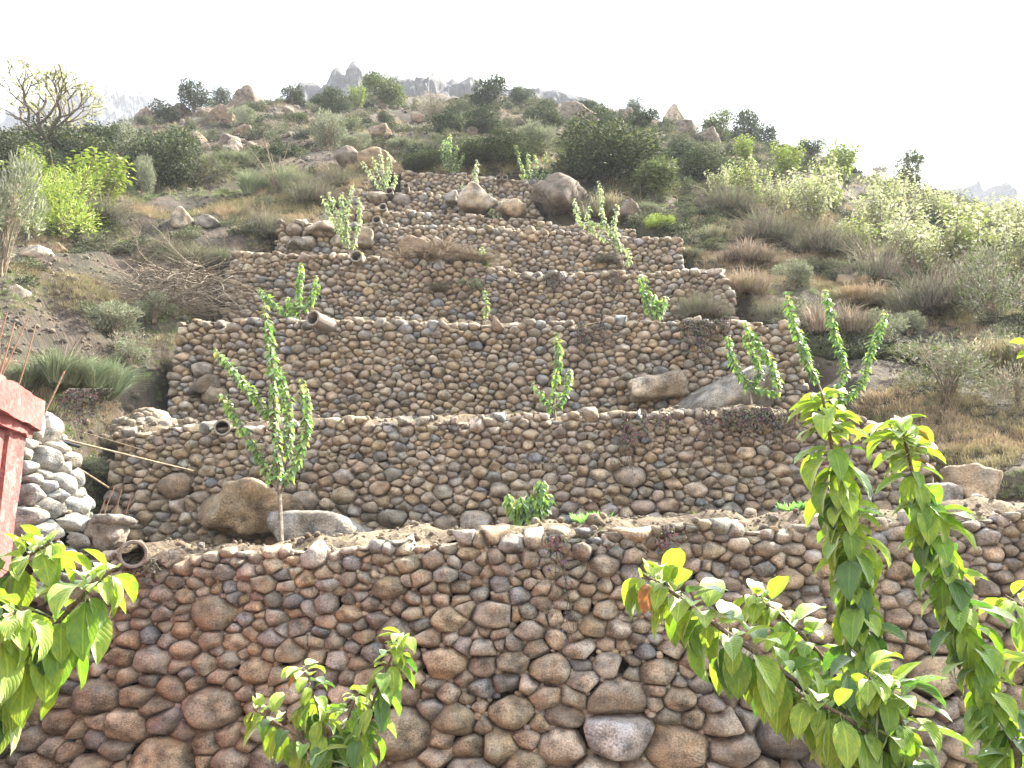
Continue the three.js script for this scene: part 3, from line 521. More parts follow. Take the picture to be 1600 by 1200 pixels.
function smallLeaf(b, p, dir, nor, L, W, c) {                   // two folded halves, four triangles
  const side = V3().crossVectors(dir, nor).normalize(), n = V3().crossVectors(side, dir).normalize();
  const at = (x, y, z, u, v) => b.v(p.x + dir.x * x + n.x * y + side.x * z, p.y + dir.y * x + n.y * y + side.y * z, p.z + dir.z * x + n.z * y + side.z * z, u, v, c);
  const a = at(0, 0, 0, .5, 0), m = at(L * 0.5, -L * 0.04, 0, .5, .5), t = at(L, -L * 0.2, 0, .5, 1), l = at(L * 0.42, W * 0.22, -W, 0, .45), r = at(L * 0.42, W * 0.22, W, 1, .45);
  b.f(a, m, l); b.f(l, m, t); b.f(a, r, m); b.f(m, r, t);
}
const leafFrame = (out, stemDir, droop) => { const d = out.clone().multiplyScalar(0.75).addScaledVector(stemDir, 0.25).add(V3(0, -droop, 0)).normalize(); let n = V3(0, 1, 0).addScaledVector(out, 0.9).addScaledVector(d, 0); n.addScaledVector(d, -n.dot(d)).normalize(); return [d, n]; };
// nodes up a stem: calls fn(point, outward, stem direction, share of the way up)
function nodes(pts, step, from, fn) {
  let acc = 0, total = 0; for (let i = 1; i < pts.length; i++) total += pts[i].distanceTo(pts[i - 1]);
  let next = total * from, ang = rr(0, 6.28);
  for (let i = 1; i < pts.length; i++) {
    const a = pts[i - 1], b = pts[i], L = a.distanceTo(b), d = V3().subVectors(b, a).normalize();
    const x = V3(0, 0, 1).cross(d).normalize(), y = V3().crossVectors(d, x);
    while (next <= acc + L) { ang += 2.4 + rr(-0.4, 0.4); fn(a.clone().lerp(b, (next - acc) / L), x.clone().multiplyScalar(Math.cos(ang)).addScaledVector(y, Math.sin(ang)), d, next / total); next += step * rr(0.7, 1.3); }
    acc += L;
  }
}

// ---------------------------------------------------------------- cherry saplings on the terraces and on the slope
function sapling({ px, py, D, stems, label, leaf = 0.1, step = 0.03, r = 0.022, ground, pale = 0, droop = 0.8, bare = 0.1, group = 'young cherry trees on the terraces', wide = 1 }) {
  const base = pt(px, py, D); if (ground) base.y = ground(base.x, base.z);
  const shift = V3().subVectors(base, pt(px, py, D));
  const g = thing('cherry_sapling', label, 'tree', base, group), wood = new Buf(), fol = new Buf();
  stems.forEach((st, k) => {
    const pts3 = st.map(([x, y, dz = 0]) => pt(x, y, D + dz).add(shift).sub(base)); if (k === 0) pts3.unshift(V3(0, -0.06, 0)); const pts = spline(pts3, Math.max(8, st.length * 5));
    const r0 = (k ? r * 0.55 : r) * rr(0.9, 1.1);
    wood.tube(pts, r0, r0 * 0.25, 5, BARKG);
    nodes(pts, step, k ? bare : Math.max(bare, 0.28), (p, out, d, t) => {
      const m = R() < 0.45 ? 3 : R() < 0.7 ? 2 : R() < 0.6 ? 1 : 0;
      for (let q = 0; q < m; q++) {
        const o = out.clone().applyAxisAngle(d, q * rr(0.6, 1.6)), [dir, nor] = leafFrame(o, d, droop * rr(0.5, 1.4));
        const L = leaf * rr(0.5, 1.25) * (t > 0.93 ? 0.7 : 1), y = R(), tip = t > 0.9 && R() < 0.3;
        const c = tip ? [0.42, 0.36, 0.08] : y < 0.28 ? [0.27, 0.43, 0.065] : y < 0.65 ? [0.15, 0.29, 0.045] : [0.075, 0.17, 0.036];
        const k2 = rr(0.85, 1.15); smallLeaf(fol, p.clone().addScaledVector(o, leaf * 0.2 * wide * R()), dir, nor, L, L * 0.27, c.map((v, i3) => lerp(v, [0.42, 0.45, 0.27][i3], pale) * k2));
      }
    });
  });
  part('trunk', wood.geo(), matBark, g); part('crown', fol.geo(), matLeaf, g);
  return g;
}
R(900);
const on = (k) => terraceY[k];
sapling({ px: 440, py: 850, D: 10.2, ground: on(0), label: 'tallest young cherry tree with four long leafy shoots, in front of the boulders', r: 0.034, leaf: 0.105, step: 0.017, stems: [[[440, 850], [437, 770], [430, 650], [424, 550], [413, 472]], [[433, 765], [398, 695], [362, 640, -0.1], [344, 612, -0.15]], [[430, 660], [388, 602, 0.1], [352, 560, 0.2], [335, 542, 0.2]], [[438, 770], [468, 705, -0.1], [480, 655, -0.1], [472, 590, -0.1]], [[437, 720], [452, 680, 0.2], [446, 610, 0.2], [434, 570, .2]]] });
sapling({ px: 822, py: 826, D: 10.0, ground: on(0), label: 'short bushy cherry sapling in the middle of the first terrace', leaf: 0.12, step: 0.012, wide: 2, droop: 1.1, stems: [[[822, 826], [828, 795], [830, 768]], [[822, 820], [805, 795], [792, 768]], [[824, 815], [842, 780], [847, 748]], [[822, 815], [850, 790, 0.1], [856, 765, 0.1]], [[822, 815], [815, 785, -0.1], [812, 772, -0.1]]] });
sapling({ px: 868, py: 645, D: 12.9, ground: on(1), label: 'slender cherry sapling in the middle of the second terrace', leaf: 0.1, step: 0.018, stems: [[[868, 645], [866, 600], [873, 550], [870, 508]], [[868, 635], [850, 610], [832, 588]], [[868, 628], [885, 600, -0.1], [890, 565, -0.1]]] });
sapling({ px: 1174, py: 632, D: 12.9, ground: on(1), label: 'cherry sapling with forked shoots before the broad flat-topped boulder', leaf: 0.11, step: 0.015, stems: [[[1174, 632], [1170, 602], [1148, 570], [1137, 522]], [[1170, 604], [1185, 580, 0.1], [1172, 540, 0.1], [1162, 520, 0.1]], [[1170, 602], [1195, 608], [1218, 612]], [[1218, 612], [1205, 565], [1180, 530], [1163, 503]]] });
sapling({ px: 1292, py: 650, D: 12.7, ground: on(1), label: 'cherry tree with three tall shoots on the right end of the second terrace', leaf: 0.11, step: 0.015, stems: [[[1292, 650], [1285, 620], [1262, 570], [1240, 510], [1229, 460]], [[1290, 635], [1318, 590], [1303, 520], [1288, 456]], [[1290, 640], [1340, 612], [1362, 550], [1385, 490]], [[1275, 600], [1258, 560, .15], [1252, 525, .15]]] });
sapling({ px: 470, py: 496, D: 16.4, ground: on(2), label: 'cherry sapling with one low and one upright shoot on the third terrace left', leaf: 0.12, step: 0.017, stems: [[[470, 496], [467, 445], [472, 402]], [[470, 494], [440, 475], [416, 455], [405, 444]], [[470, 488], [490, 455], [495, 424]], [[468, 480], [455, 470], [450, 455]]] });
sapling({ px: 758, py: 499, D: 16.4, ground: on(2), label: 'thin single-stemmed sapling in the middle of the third terrace', leaf: 0.09, step: 0.022, stems: [[[758, 499], [760, 470], [757, 440]]] });
sapling({ px: 1020, py: 499, D: 16.3, ground: on(2), label: 'bushy cherry sapling on the third terrace right of centre', leaf: 0.13, step: 0.014, wide: 2, stems: [[[1020, 499], [1010, 465], [1002, 424]], [[1020, 496], [1036, 470], [1040, 460]], [[1020, 490], [1024, 470], [1018, 455]]] });
sapling({ px: 548, py: 391, D: 20.4, ground: on(3), label: 'tall many-stemmed sapling above the concrete pipe on the fourth terrace', leaf: 0.12, step: 0.03, pale: 0.4, stems: [[[548, 391], [541, 340], [546, 300], [552, 274]], [[546, 375], [522, 330], [503, 290]], [[546, 378], [530, 325], [514, 284]], [[550, 380], [562, 330], [560, 290]], [[548, 350], [536, 310], [534, 284]], [[548, 392], [562, 388], [567, 378]]] });
sapling({ px: 754, py: 412, D: 20.4, ground: on(3), label: 'small leafy sapling in the middle of the fourth terrace', leaf: 0.12, step: 0.018, wide: 1.5, stems: [[[754, 412], [757, 395], [751, 378]], [[756, 405], [760, 390]]] });
sapling({ px: 977, py: 424, D: 20.3, ground: on(3), label: 'tall pale sapling leaning left on the right of the fourth terrace', leaf: 0.12, step: 0.028, pale: 0.45, stems: [[[977, 424], [966, 375], [945, 340], [938, 300], [936, 275]], [[966, 378], [925, 350], [905, 335], [896, 302]], [[968, 385], [960, 340], [965, 310]], [[976, 410], [984, 395], [970, 372]], [[950, 345], [918, 335], [920, 312]]] });
sapling({ px: 600, py: 297, D: 28.4, ground: on(6), label: 'fan of upright pale shoots beside the long tan boulder', leaf: 0.14, step: 0.045, pale: 0.5, stems: [[[600, 297], [598, 260], [594, 226]], [[600, 295], [610, 255], [606, 230]], [[600, 295], [580, 265], [565, 245]], [[600, 295], [590, 260], [582, 236]], [[600, 295], [604, 260], [611, 238]], [[600, 297], [618, 275], [618, 262]]] });
sapling({ px: 706, py: 273, D: 31.0, ground: on(7), label: 'yellow-green upright sapling on the topmost terrace left of the white-leaved one', leaf: 0.16, step: 0.04, pale: 0.2, stems: [[[706, 273], [704, 240], [702, 204]], [[706, 270], [692, 245], [690, 225]], [[706, 270], [720, 250], [724, 235]], [[706, 268], [698, 240], [696, 215]], [[706, 268], [712, 240], [714, 222]]] });
sapling({ px: 736, py: 296, D: 29.0, ground: on(6), label: 'white-leaved sapling standing above the pale pointed boulder', leaf: 0.15, step: 0.04, pale: 0.75, stems: [[[736, 296], [742, 260], [746, 226]], [[736, 292], [728, 275], [722, 262]], [[738, 285], [745, 262], [738, 245]]] });
sapling({ px: 776, py: 336, D: 26.3, ground: on(5), label: 'small yellowish two-stemmed sapling before the pale pointed boulder', leaf: 0.12, step: 0.03, pale: 0.2, r: 0.015, stems: [[[776, 336], [770, 328], [768, 314]], [[776, 334], [782, 322], [782, 305]]] });
sapling({ px: 836, py: 283, D: 31.0, ground: on(7), label: 'row of upright yellowish shoots above the huge domed boulder', leaf: 0.15, step: 0.04, pale: 0.35, stems: [[[836, 283], [828, 260], [824, 232]], [[836, 282], [815, 255], [806, 220]], [[836, 282], [838, 255], [836, 235]], [[836, 282], [850, 260], [852, 232]], [[836, 282], [858, 265], [862, 240]], [[836, 283], [820, 275], [812, 265]]] });

// ---------------------------------------------------------------- near cherry trees
function nearTree({ label, px, D, stems, leaf, step, trunkTop, seed, droop = 0.95, every = 2 }) {
  R(seed);
  const b0 = pt(px, 1000, D); b0.y = groundY(b0.x, b0.z) - 0.02;
  const g = thing('cherry_tree', label, 'tree', b0, 'cherry trees close to the camera');
  const tw = new Buf(), tt = pt(trunkTop[0], trunkTop[1], D + (trunkTop[2] || 0)).sub(b0); tw.tube(spline([V3(0, -0.1, 0), V3(tt.x * 0.3 + 0.03, tt.y * 0.5, tt.z * 0.4), tt], 10), 0.05, 0.03, 9, BARK);
  part('trunk', tw.geo(), matBark, g);
  let count = 0; const rest = { young: [], mid: [], deep: [], bronze: [] }, mt = new THREE.Matrix4();
  stems.forEach((st, k) => {
    const pts = spline([...(st.join ? [] : [tt.clone()]), ...st.p.map(([x, y, dz = 0]) => pt(x, y, D + dz).sub(b0))], 26), w = new Buf(); w.tube(pts, st.r || 0.014, 0.004, 7, BARK);
    const br = part('branch', w.geo(), matBark, g);
    nodes(pts, st.step || step, st.from || 0.12, (p, out, d, t) => {
      const m = 1 + (R() < 0.75 ? 1 : 0) + (R() < 0.3 ? 1 : 0) + (t > 0.9 ? 2 : 0);
      for (let q = 0; q < m; q++) {
        const o = out.clone().applyAxisAngle(d, q * rr(0.9, 2.2)), tip = t > 0.9, [dir, nor] = leafFrame(o, d, (tip ? 0.25 : droop * (1 - 0.75 * Math.max(0, o.y))) * rr(0.1, 1.6));
        const L = leaf * rr(0.55, 1.2) * (tip ? rr(0.5, 0.95) : 1), u = R();
        const kind = tip && u < 0.03 ? 'bronze' : tip ? 'young' : u < 0.36 + t * 0.15 ? 'young' : u < 0.84 ? 'mid' : 'deep';
        count++; const side = V3().crossVectors(dir, nor);
        if (count % every) { mt.makeBasis(dir, nor, side).scale(V3(L, L, L)).setPosition(p.x + dir.x * L * 0.2, p.y + dir.y * L * 0.2, p.z + dir.z * L * 0.2); rest[kind].push(pick(NEAR_LEAVES).clone().applyMatrix4(mt)); continue; }
        const m4 = new THREE.Mesh(pick(NEAR_LEAVES), matLeafNear[kind]); m4.name = 'leaf'; br.add(m4);
        const z = V3().crossVectors(dir, nor); m4.quaternion.setFromRotationMatrix(new THREE.Matrix4().makeBasis(dir, nor, z)); m4.position.copy(p).addScaledVector(dir, L * 0.2); m4.scale.setScalar(L);
      }
    });
  });
  for (const kind in rest) if (rest[kind].length) part('leaves', mergeGeometries(rest[kind]), matLeafNear[kind], g, 'stuff');
  return g;
}
nearTree({ label: 'big bright-leaved cherry tree close to the camera, lower right', px: 1440, D: 2.75, trunkTop: [1420, 1330], leaf: 0.128, every: 3, step: 0.0125, seed: 31, stems: [
  { p: [[1375, 1180], [1352, 1010], [1328, 850], [1304, 720], [1284, 615]], r: 0.017 },
  { p: [[1400, 1250, -0.05], [1330, 1150, -0.1], [1230, 1055, -0.15], [1130, 985, -0.2], [1050, 925, -0.2], [1005, 898, -0.2]], r: 0.014 },
  { p: [[1400, 1240, 0.1], [1340, 1110, 0.2], [1270, 1010, 0.25], [1205, 950, 0.25], [1175, 930, 0.25]], r: 0.012 },
  { p: [[1590, 1200, 0.1], [1535, 1060, 0.15], [1482, 900, 0.2], [1432, 760, 0.2], [1406, 655, 0.2]], r: 0.017 },
  { p: [[1420, 1260, -0.1], [1390, 1180, -0.2], [1320, 1120, -0.25], [1250, 1085, -0.25]], r: 0.01 },
  { p: [[1440, 1260, -0.15], [1430, 1200, -0.2], [1400, 1110, -0.25], [1350, 1050, -0.25]], r: 0.01 },
] });
nearTree({ label: 'cherry branch reaching in at the right edge, of a tree beyond the frame', px: 1760, D: 3.3, trunkTop: [1740, 1300], leaf: 0.13, step: 0.026, seed: 37, stems: [
  { p: [[1720, 1150], [1660, 1020], [1600, 950], [1570, 930]], r: 0.012 },
  { p: [[1720, 1180], [1680, 1100], [1620, 1040], [1590, 1020]], r: 0.01 },
  { p: [[1760, 1000], [1760, 760], [1700, 600], [1640, 555], [1605, 548]], r: 0.014, from: 0.3 },
] });
nearTree({ label: 'bright cherry branches hanging in at the lower left edge', px: -260, D: 2.6, trunkTop: [-220, 1330], leaf: 0.15, step: 0.016, seed: 43, stems: [
  { p: [[-130, 1200], [-20, 1090], [70, 995], [140, 920], [178, 888]], r: 0.014 },
  { p: [[-150, 1150], [-70, 1000], [0, 910], [50, 865], [80, 848]], r: 0.013 },
  { p: [[-150, 1200, -0.1], [-70, 1070, -0.15], [0, 985, -0.2], [40, 950, -0.2]], r: 0.012 },
] });
nearTree({ label: 'small cherry tree with three leafy shoots at the bottom, left of centre', px: 530, D: 4.5, trunkTop: [530, 1270], leaf: 0.135, step: 0.02, seed: 53, stems: [
  { p: [[500, 1200], [460, 1150], [420, 1122], [395, 1108]], r: 0.009 },
  { p: [[515, 1180], [498, 1110], [480, 1060], [472, 1040]], r: 0.009 },
  { p: [[550, 1190], [578, 1110], [608, 1035], [634, 988]], r: 0.01 },
  { p: [[530, 1180, .1], [545, 1120, 0.1], [560, 1080, 0.1]], r: 0.008 },
] });
// ---------------------------------------------------------------- shrubs: unit plants (height 1, half width about 0.5, standing on y = 0), cloned and scaled
function denseGeo(seed, N, leaf, tones, { blobs = 14, fat = 1, spike = 0 } = {}) {
  R(seed); const b = new Buf(), B = [];
  for (let i = 0; i < blobs; i++) { const a = rr(0, 6.28), y = rr(0.18, 0.74), w = Math.sqrt(Math.max(0, 1 - Math.pow((y - 0.42) / 0.5, 2))) * 0.31 * Math.sqrt(rr(0.2, 1)); B.push({ c: V3(Math.cos(a) * w, y, Math.sin(a) * w), r: rr(0.13, 0.24) * fat, k: rr(0.8, 1.2) }); }
  for (let i = 0; i < N; i++) {
    const q = pick(B), d = V3(rr(-1, 1), rr(-0.75, 1), rr(-1, 1)).normalize(), lump = 1 + 0.35 * N3(d.x * 2.5 + seed, d.y * 2.5, d.z * 2.5 + q.c.x * 9), p = q.c.clone().addScaledVector(d, q.r * lump * Math.pow(R(), 0.38)); if (p.y < 0.01) p.y = rr(0.0, 0.1);
    const dir = d.clone().multiplyScalar(0.8).add(V3(rr(-0.7, 0.7), rr(-0.2, 0.8) + spike, rr(-0.7, 0.7))).normalize(), nor = V3(rr(-1, 1), rr(0, 1.5), rr(-1, 1)).addScaledVector(d, 0.5).normalize();
    const c = pick(tones), k = q.k * rr(0.75, 1.25), L = leaf * rr(0.6, 1.3);
    smallLeaf(b, p, dir, nor, L * (1 + spike), L * (spike ? 0.16 : 0.36), [c[0] * k, c[1] * k, c[2] * k]);
  }
  return b.geo();
}
function stemsGeo(seed, n, spread, r, col, h = 0.7) { R(seed); const b = new Buf(); for (let i = 0; i < n; i++) { const a = rr(0, 6.28), w = spread * Math.sqrt(R()); b.tube(spline([V3(rr(-.03, .03), -0.05, rr(-.03, .03)), V3(Math.cos(a) * w * 0.35, h * 0.45, Math.sin(a) * w * 0.35), V3(Math.cos(a) * w, h * rr(0.7, 1.1), Math.sin(a) * w)], 5), r * rr(0.7, 1.2), r * 0.3, 4, col); } return b.geo(); }
function bladeGeo(seed, N, wid, tones, { spread = 0.5, droop = 0.25, base = 0.12, lo = 0.55, clumps = 0 } = {}) {   // fan of thin stalks
  R(seed); const b = new Buf(), C = []; for (let i = 0; i < clumps; i++) { const a = rr(0, 6.28), f = 0.42 * Math.sqrt(R()); C.push([Math.cos(a) * f, Math.sin(a) * f, rr(0.35, 1) * (1 - f), pick(tones)]); }
  for (let i = 0; i < N; i++) {
    const q = clumps ? pick(C) : null, a = rr(0, 6.28), f = Math.sqrt(R()), s0 = V3(Math.cos(a) * base * f, rr(-0.02, 0.02), Math.sin(a) * base * f), a2 = a + rr(-0.7, 0.7), L = rr(lo, 1.05) * (q ? q[2] : 1), out = V3(Math.cos(a2), 0, Math.sin(a2)), lean = f * spread * rr(0.6, 1.15) * (q ? q[2] : 1); if (q) { s0.x = s0.x * 0.4 + q[0]; s0.z = s0.z * 0.4 + q[1]; }
    const p1 = s0.clone().addScaledVector(out, lean * 0.4).add(V3(0, L * 0.55, 0)), p2 = s0.clone().addScaledVector(out, lean * (1 + droop * 0.6)).add(V3(0, L * (1 - droop * f), 0)).add(V3(rr(-.05, .05), 0, rr(-.05, .05)));
    const c = q && R() < 0.6 ? q[3] : pick(tones), k = rr(0.75, 1.25), col = [c[0] * k, c[1] * k, c[2] * k], w = V3(-Math.sin(a2 + rr(-1, 1)), 0, Math.cos(a2 + rr(-1, 1))).multiplyScalar(wid * rr(0.6, 1.2));
    const i0 = b.v(s0.x - w.x, s0.y, s0.z - w.z, 0, 0, col), i1 = b.v(s0.x + w.x, s0.y, s0.z + w.z, 1, 0, col), i2 = b.v(p1.x - w.x * 0.8, p1.y, p1.z - w.z * 0.8, 0, 0.5, col), i3 = b.v(p1.x + w.x * 0.8, p1.y, p1.z + w.z * 0.8, 1, 0.5, col), i4 = b.v(p2.x, p2.y, p2.z, 0.5, 1, col);
    b.f(i0, i1, i2); b.f(i1, i3, i2); b.f(i2, i3, i4);
  }
  return b.geo();
}
function airyGeo(seed, n, leaf, tones, spread = 0.42, per = 30) {  // upright shoots with loose leaves
  R(seed); const b = new Buf(), w = new Buf();
  for (let i = 0; i < n; i++) {
    const a = rr(0, 6.28), s = spread * Math.sqrt(R()), h = rr(0.6, 1.0), pts = spline([V3(0, -0.05, 0), V3(Math.cos(a) * s * 0.5, h * 0.4, Math.sin(a) * s * 0.5), V3(Math.cos(a + rr(-.4, .4)) * s, h, Math.sin(a + rr(-.4, .4)) * s)], 7);
    w.tube(pts, 0.011, 0.003, 4, BARKG);
    nodes(pts, h / per, 0.22, (p, out, d) => { for (let q = 0; q < 2; q++) { const o = out.clone().applyAxisAngle(d, q * 2.2 + rr(-.5, .5)), [dir, nor] = leafFrame(o, d, rr(-0.2, 0.6)), c = pick(tones), k = rr(0.8, 1.2), L = leaf * rr(0.6, 1.3); smallLeaf(b, p.clone().addScaledVector(o, rr(0, 0.07)), dir, nor, L, L * 0.34, [c[0] * k, c[1] * k, c[2] * k]); } });
  }
  return [b.geo(), w.geo()];
}
function tangleGeo(seed, n, col, r) { R(seed); const b = new Buf(); for (let i = 0; i < n; i++) { const a = rr(0, 6.28), p = V3(Math.cos(a) * rr(0, 0.42), rr(0.02, 0.45), Math.sin(a) * rr(0, 0.42)), pts = [p]; let h = rr(0, 6.28), e = rr(-0.2, 0.9), turn = rr(-0.7, 0.7); const L = rr(0.05, 0.12); for (let k = 0; k < 6; k++) { h += turn + rr(-0.3, 0.3); e += rr(-0.45, 0.25); pts.push(pts[k].clone().add(V3(Math.cos(h) * L, Math.sin(e) * L, Math.sin(h) * L))); pts[k + 1].y = Math.max(0.01, pts[k + 1].y); } const c = rr(0.7, 1.2); b.tube(pts, r * rr(0.6, 1.3), r * 0.4, 4, col.map((v) => v * c)); } return b.geo(); }
const T = {
  dark: [[0.045, 0.068, 0.026], [0.058, 0.082, 0.03], [0.036, 0.052, 0.025], [0.075, 0.095, 0.038]],
  mid: [[0.10, 0.14, 0.045], [0.13, 0.17, 0.055], [0.08, 0.11, 0.04], [0.17, 0.19, 0.06]],
  sage: [[0.20, 0.225, 0.135], [0.24, 0.26, 0.17], [0.15, 0.18, 0.10], [0.27, 0.28, 0.18]],
  bright: [[0.26, 0.36, 0.06], [0.32, 0.40, 0.07], [0.18, 0.27, 0.05], [0.38, 0.43, 0.09]],
  pale: [[0.42, 0.46, 0.24], [0.48, 0.50, 0.31], [0.33, 0.38, 0.17], [0.52, 0.52, 0.36]],
  straw: [[0.40, 0.31, 0.19], [0.46, 0.37, 0.24], [0.33, 0.245, 0.15], [0.30, 0.26, 0.15]],
  brown: [[0.21, 0.175, 0.145], [0.26, 0.22, 0.185], [0.14, 0.12, 0.10], [0.19, 0.18, 0.13]],
  rose: [[0.33, 0.26, 0.20], [0.38, 0.30, 0.235], [0.26, 0.205, 0.155], [0.24, 0.22, 0.15]],
};
const stemDark = stemsGeo(5, 12, 0.34, 0.014, BARK), stemPale = stemsGeo(6, 14, 0.38, 0.010, TWIG, 0.8);
const KIND = {
  dark: [denseGeo(11, 4200, 0.042, T.dark), denseGeo(12, 4200, 0.045, T.dark, { blobs: 9 }), denseGeo(13, 4200, 0.04, T.dark, { blobs: 20 })].map((f) => [f, stemDark]),
  mid: [denseGeo(14, 4000, 0.045, T.mid), denseGeo(15, 4000, 0.042, T.mid, { blobs: 10 })].map((f) => [f, stemDark]),
  great: [denseGeo(16, 15000, 0.028, [...T.dark, ...T.dark, T.mid[3]], { blobs: 17, fat: 1.3 }), denseGeo(22, 15000, 0.027, [...T.dark, ...T.dark, T.mid[3]], { blobs: 20, fat: 1.3 })].map((f) => [f, stemDark]),
  sage: [denseGeo(17, 3600, 0.05, T.sage, { spike: 0.6 }), denseGeo(18, 3600, 0.045, T.sage, { spike: 0.5, blobs: 9 })].map((f) => [f, stemPale]),
  bright: [denseGeo(19, 5000, 0.036, T.bright, { spike: 0.3, blobs: 20 })].map((f) => [f, stemPale]),
  broom: [bladeGeo(21, 5000, 0.0036, [...T.sage, [0.2, 0.27, 0.15], [0.25, 0.31, 0.18]], { clumps: 14,  spread: 0.5, droop: 0.35 }), bladeGeo(23, 5000, 0.0036, [...T.sage, [0.2, 0.27, 0.15]], { clumps: 18,  spread: 0.55, droop: 0.5, lo: 0.4 })].map((f) => [f, stemPale]),
  straw: [bladeGeo(24, 2200, 0.005, [...T.straw, ...T.rose], { clumps: 16,  spread: 0.6, droop: 0.7, base: 0.28, lo: 0.3 }), bladeGeo(25, 2200, 0.005, [...T.straw, ...T.sage], { clumps: 16,  spread: 0.6, droop: 0.8, base: 0.3, lo: 0.3 }), bladeGeo(26, 2200, 0.005, [...T.rose, ...T.brown], { clumps: 16,  spread: 0.6, droop: 0.6, base: 0.3, lo: 0.3 })].map((f) => [f, null]),
  brush: [bladeGeo(27, 1900, 0.004, [...T.brown, ...T.brown, ...T.sage], { clumps: 18,  spread: 0.65, droop: 0.55, base: 0.3, lo: 0.35 })].map((f) => [f, stemsGeo(8, 60, 0.5, 0.004, [0.27, 0.21, 0.16], 0.85)]),
  heath: [denseGeo(28, 2600, 0.04, [...T.brown, ...T.sage, ...T.mid], { spike: 0.5 }), denseGeo(29, 2600, 0.04, [...T.brown, ...T.rose, ...T.sage], { spike: 0.6, blobs: 9 })].map((f) => [f, stemPale]),
  airy: [airyGeo(31, 26, 0.075, T.pale, 0.46, 26), airyGeo(32, 22, 0.085, T.pale, 0.52, 24), airyGeo(33, 28, 0.07, [...T.pale, ...T.bright], 0.45, 26)],
  green: [airyGeo(34, 22, 0.07, T.bright, 0.4, 34), airyGeo(35, 26, 0.06, T.bright, 0.5, 34)],
};
const KIND2 = { heath: denseGeo(41, 500, 0.09, [...T.brown, ...T.sage, ...T.mid], { spike: 0.5 }), sage: denseGeo(42, 500, 0.09, [...T.sage, ...T.mid], { spike: 0.5 }), dark: denseGeo(43, 500, 0.08, T.dark) };
const plantCount = {};
function shrub(kind, name, px, py, wpx, hpx, label, category, group, at) {
  const v = KIND[kind], n = plantCount[kind] = (plantCount[kind] || 0) + 1, [fol, st] = v[n % v.length];
  const q = at || hit(px, py), k = (-q.z * Math.cos(PITCH) + (q.y - EYE) * Math.sin(PITCH)) / FOCAL;
  const g = thing(name, label, category, q.clone().setY(q.y - 0.04), group); R(n * 31 + kind.length * 7);
  g.rotation.y = rr(0, 6.28); g.scale.set(wpx * k * 1.2, hpx * k * 1.1, wpx * k * 1.2);
  part('foliage', fol, matFoliage, g); if (st) part('stems', st, matBark, g);
  return g;
}
const onT = (k, px, py, D) => { const q = pt(px, py, D); q.y = terraceY[k](q.x, q.z); return q; };
const RB = 'dark bushes on the upper hillside';
for (const [px, py, w, h, l, kind = 'dark'] of [
  [262, 166, 62, 46, 'dark ragged juniper leftmost on the left ridge'], [303, 174, 66, 52, 'round dark bush behind the leaning block on the left ridge'], [345, 168, 34, 40, 'narrow dark bush right of the round one on the left ridge'],
  [378, 200, 44, 42, 'grey-green upright bush below the long tilted ridge boulder', 'sage'], [457, 164, 42, 34, 'small dark bush left of the crag foot on the skyline'], [523, 184, 54, 48, 'round dark bush below the twin crag peaks'],
  [515, 150, 60, 26, 'low dark bush at the very foot of the twin peaks'], [513, 236, 66, 66, 'tall grey-green bush above the grey broom', 'sage'], [553, 243, 52, 34, 'small grey-green bush right of the tall grey-green bush', 'sage'],
  [597, 170, 68, 64, 'large round dark bush standing out on the skyline before the crags', 'mid'], [560, 168, 30, 44, 'bright green feathery bush left of the large skyline bush', 'green'], [674, 186, 54, 46, 'olive bush below the right crags', 'heath'],
  [768, 174, 66, 54, 'broad dark bush on the skyline right of the crags'], [815, 164, 44, 34, 'small dark bush right of the broad skyline bush'], [752, 208, 60, 48, 'dark bush below the broad skyline bush'], [697, 208, 56, 40, 'dark bush left of the dark bush below the skyline'],
  [602, 194, 28, 22, 'small dark bush in the middle of the upper slope'], [850, 200, 62, 40, 'dark bush left of the large upright ridge boulder'], [840, 240, 68, 54, 'grey-green dome-shaped bush above the yellowish shoots', 'sage'], [912, 160, 44, 26, 'small dark bush behind the large upright ridge boulder'],
  [944, 200, 60, 36, 'dark bush right of the large upright ridge boulder'], [993, 182, 30, 34, 'small dark bush left of the pointed skyline outcrop'], [1006, 208, 60, 34, 'dark bush below the pointed skyline outcrop'], [1124, 220, 54, 58, 'pale-topped tree leftmost in the right skyline group', 'mid'],
  [1164, 226, 56, 66, 'dark tree in the middle of the right skyline group'], [1192, 230, 48, 56, 'dark tree rightmost in the right skyline group'], [1060, 262, 62, 44, 'dark bush on the right shoulder above the round bush'], [1268, 246, 48, 34, 'low dark bush on the falling right skyline'],
  [1312, 256, 46, 34, 'dark bush on the right skyline above bright saplings'], [1420, 292, 62, 60, 'loose dark tree alone on the right skyline', 'mid'], [1100, 290, 96, 52, 'wide dark thicket right of the big round bush', 'great'], [1160, 292, 70, 40, 'dark thicket behind the pale saplings', 'mid'],
  [620, 240, 40, 24, 'low grey bush above the long tan boulder', 'sage'], [655, 236, 30, 26, 'blue-green tuft on the middle slope', 'broom'], [745, 228, 36, 16, 'low blue-green mat on the middle slope', 'sage'], [470, 190, 26, 18, 'tiny green bush on the upper left slope', 'mid'],
  [505, 208, 30, 22, 'brownish low bush on the upper left slope', 'heath'], [425, 208, 34, 24, 'olive low bush among the left boulders', 'heath'], [1240, 262, 40, 28, 'low olive bush between the skyline and bright saplings', 'heath'], [1370, 282, 60, 24, 'rusty low bush on the far right skyline', 'heath'],
  [900, 216, 50, 26, 'brownish low bush left above the big round bush', 'heath'], [800, 196, 34, 20, 'brownish low bush under the skyline bushes', 'heath'],
]) shrub(kind, 'hill_bush', px, py, w, h, l, 'bush', RB);
shrub('great', 'round_bush', 952, 296, 168, 108, 'big round dark bush with yellowish leaf tips above the huge domed boulder', 'bush');
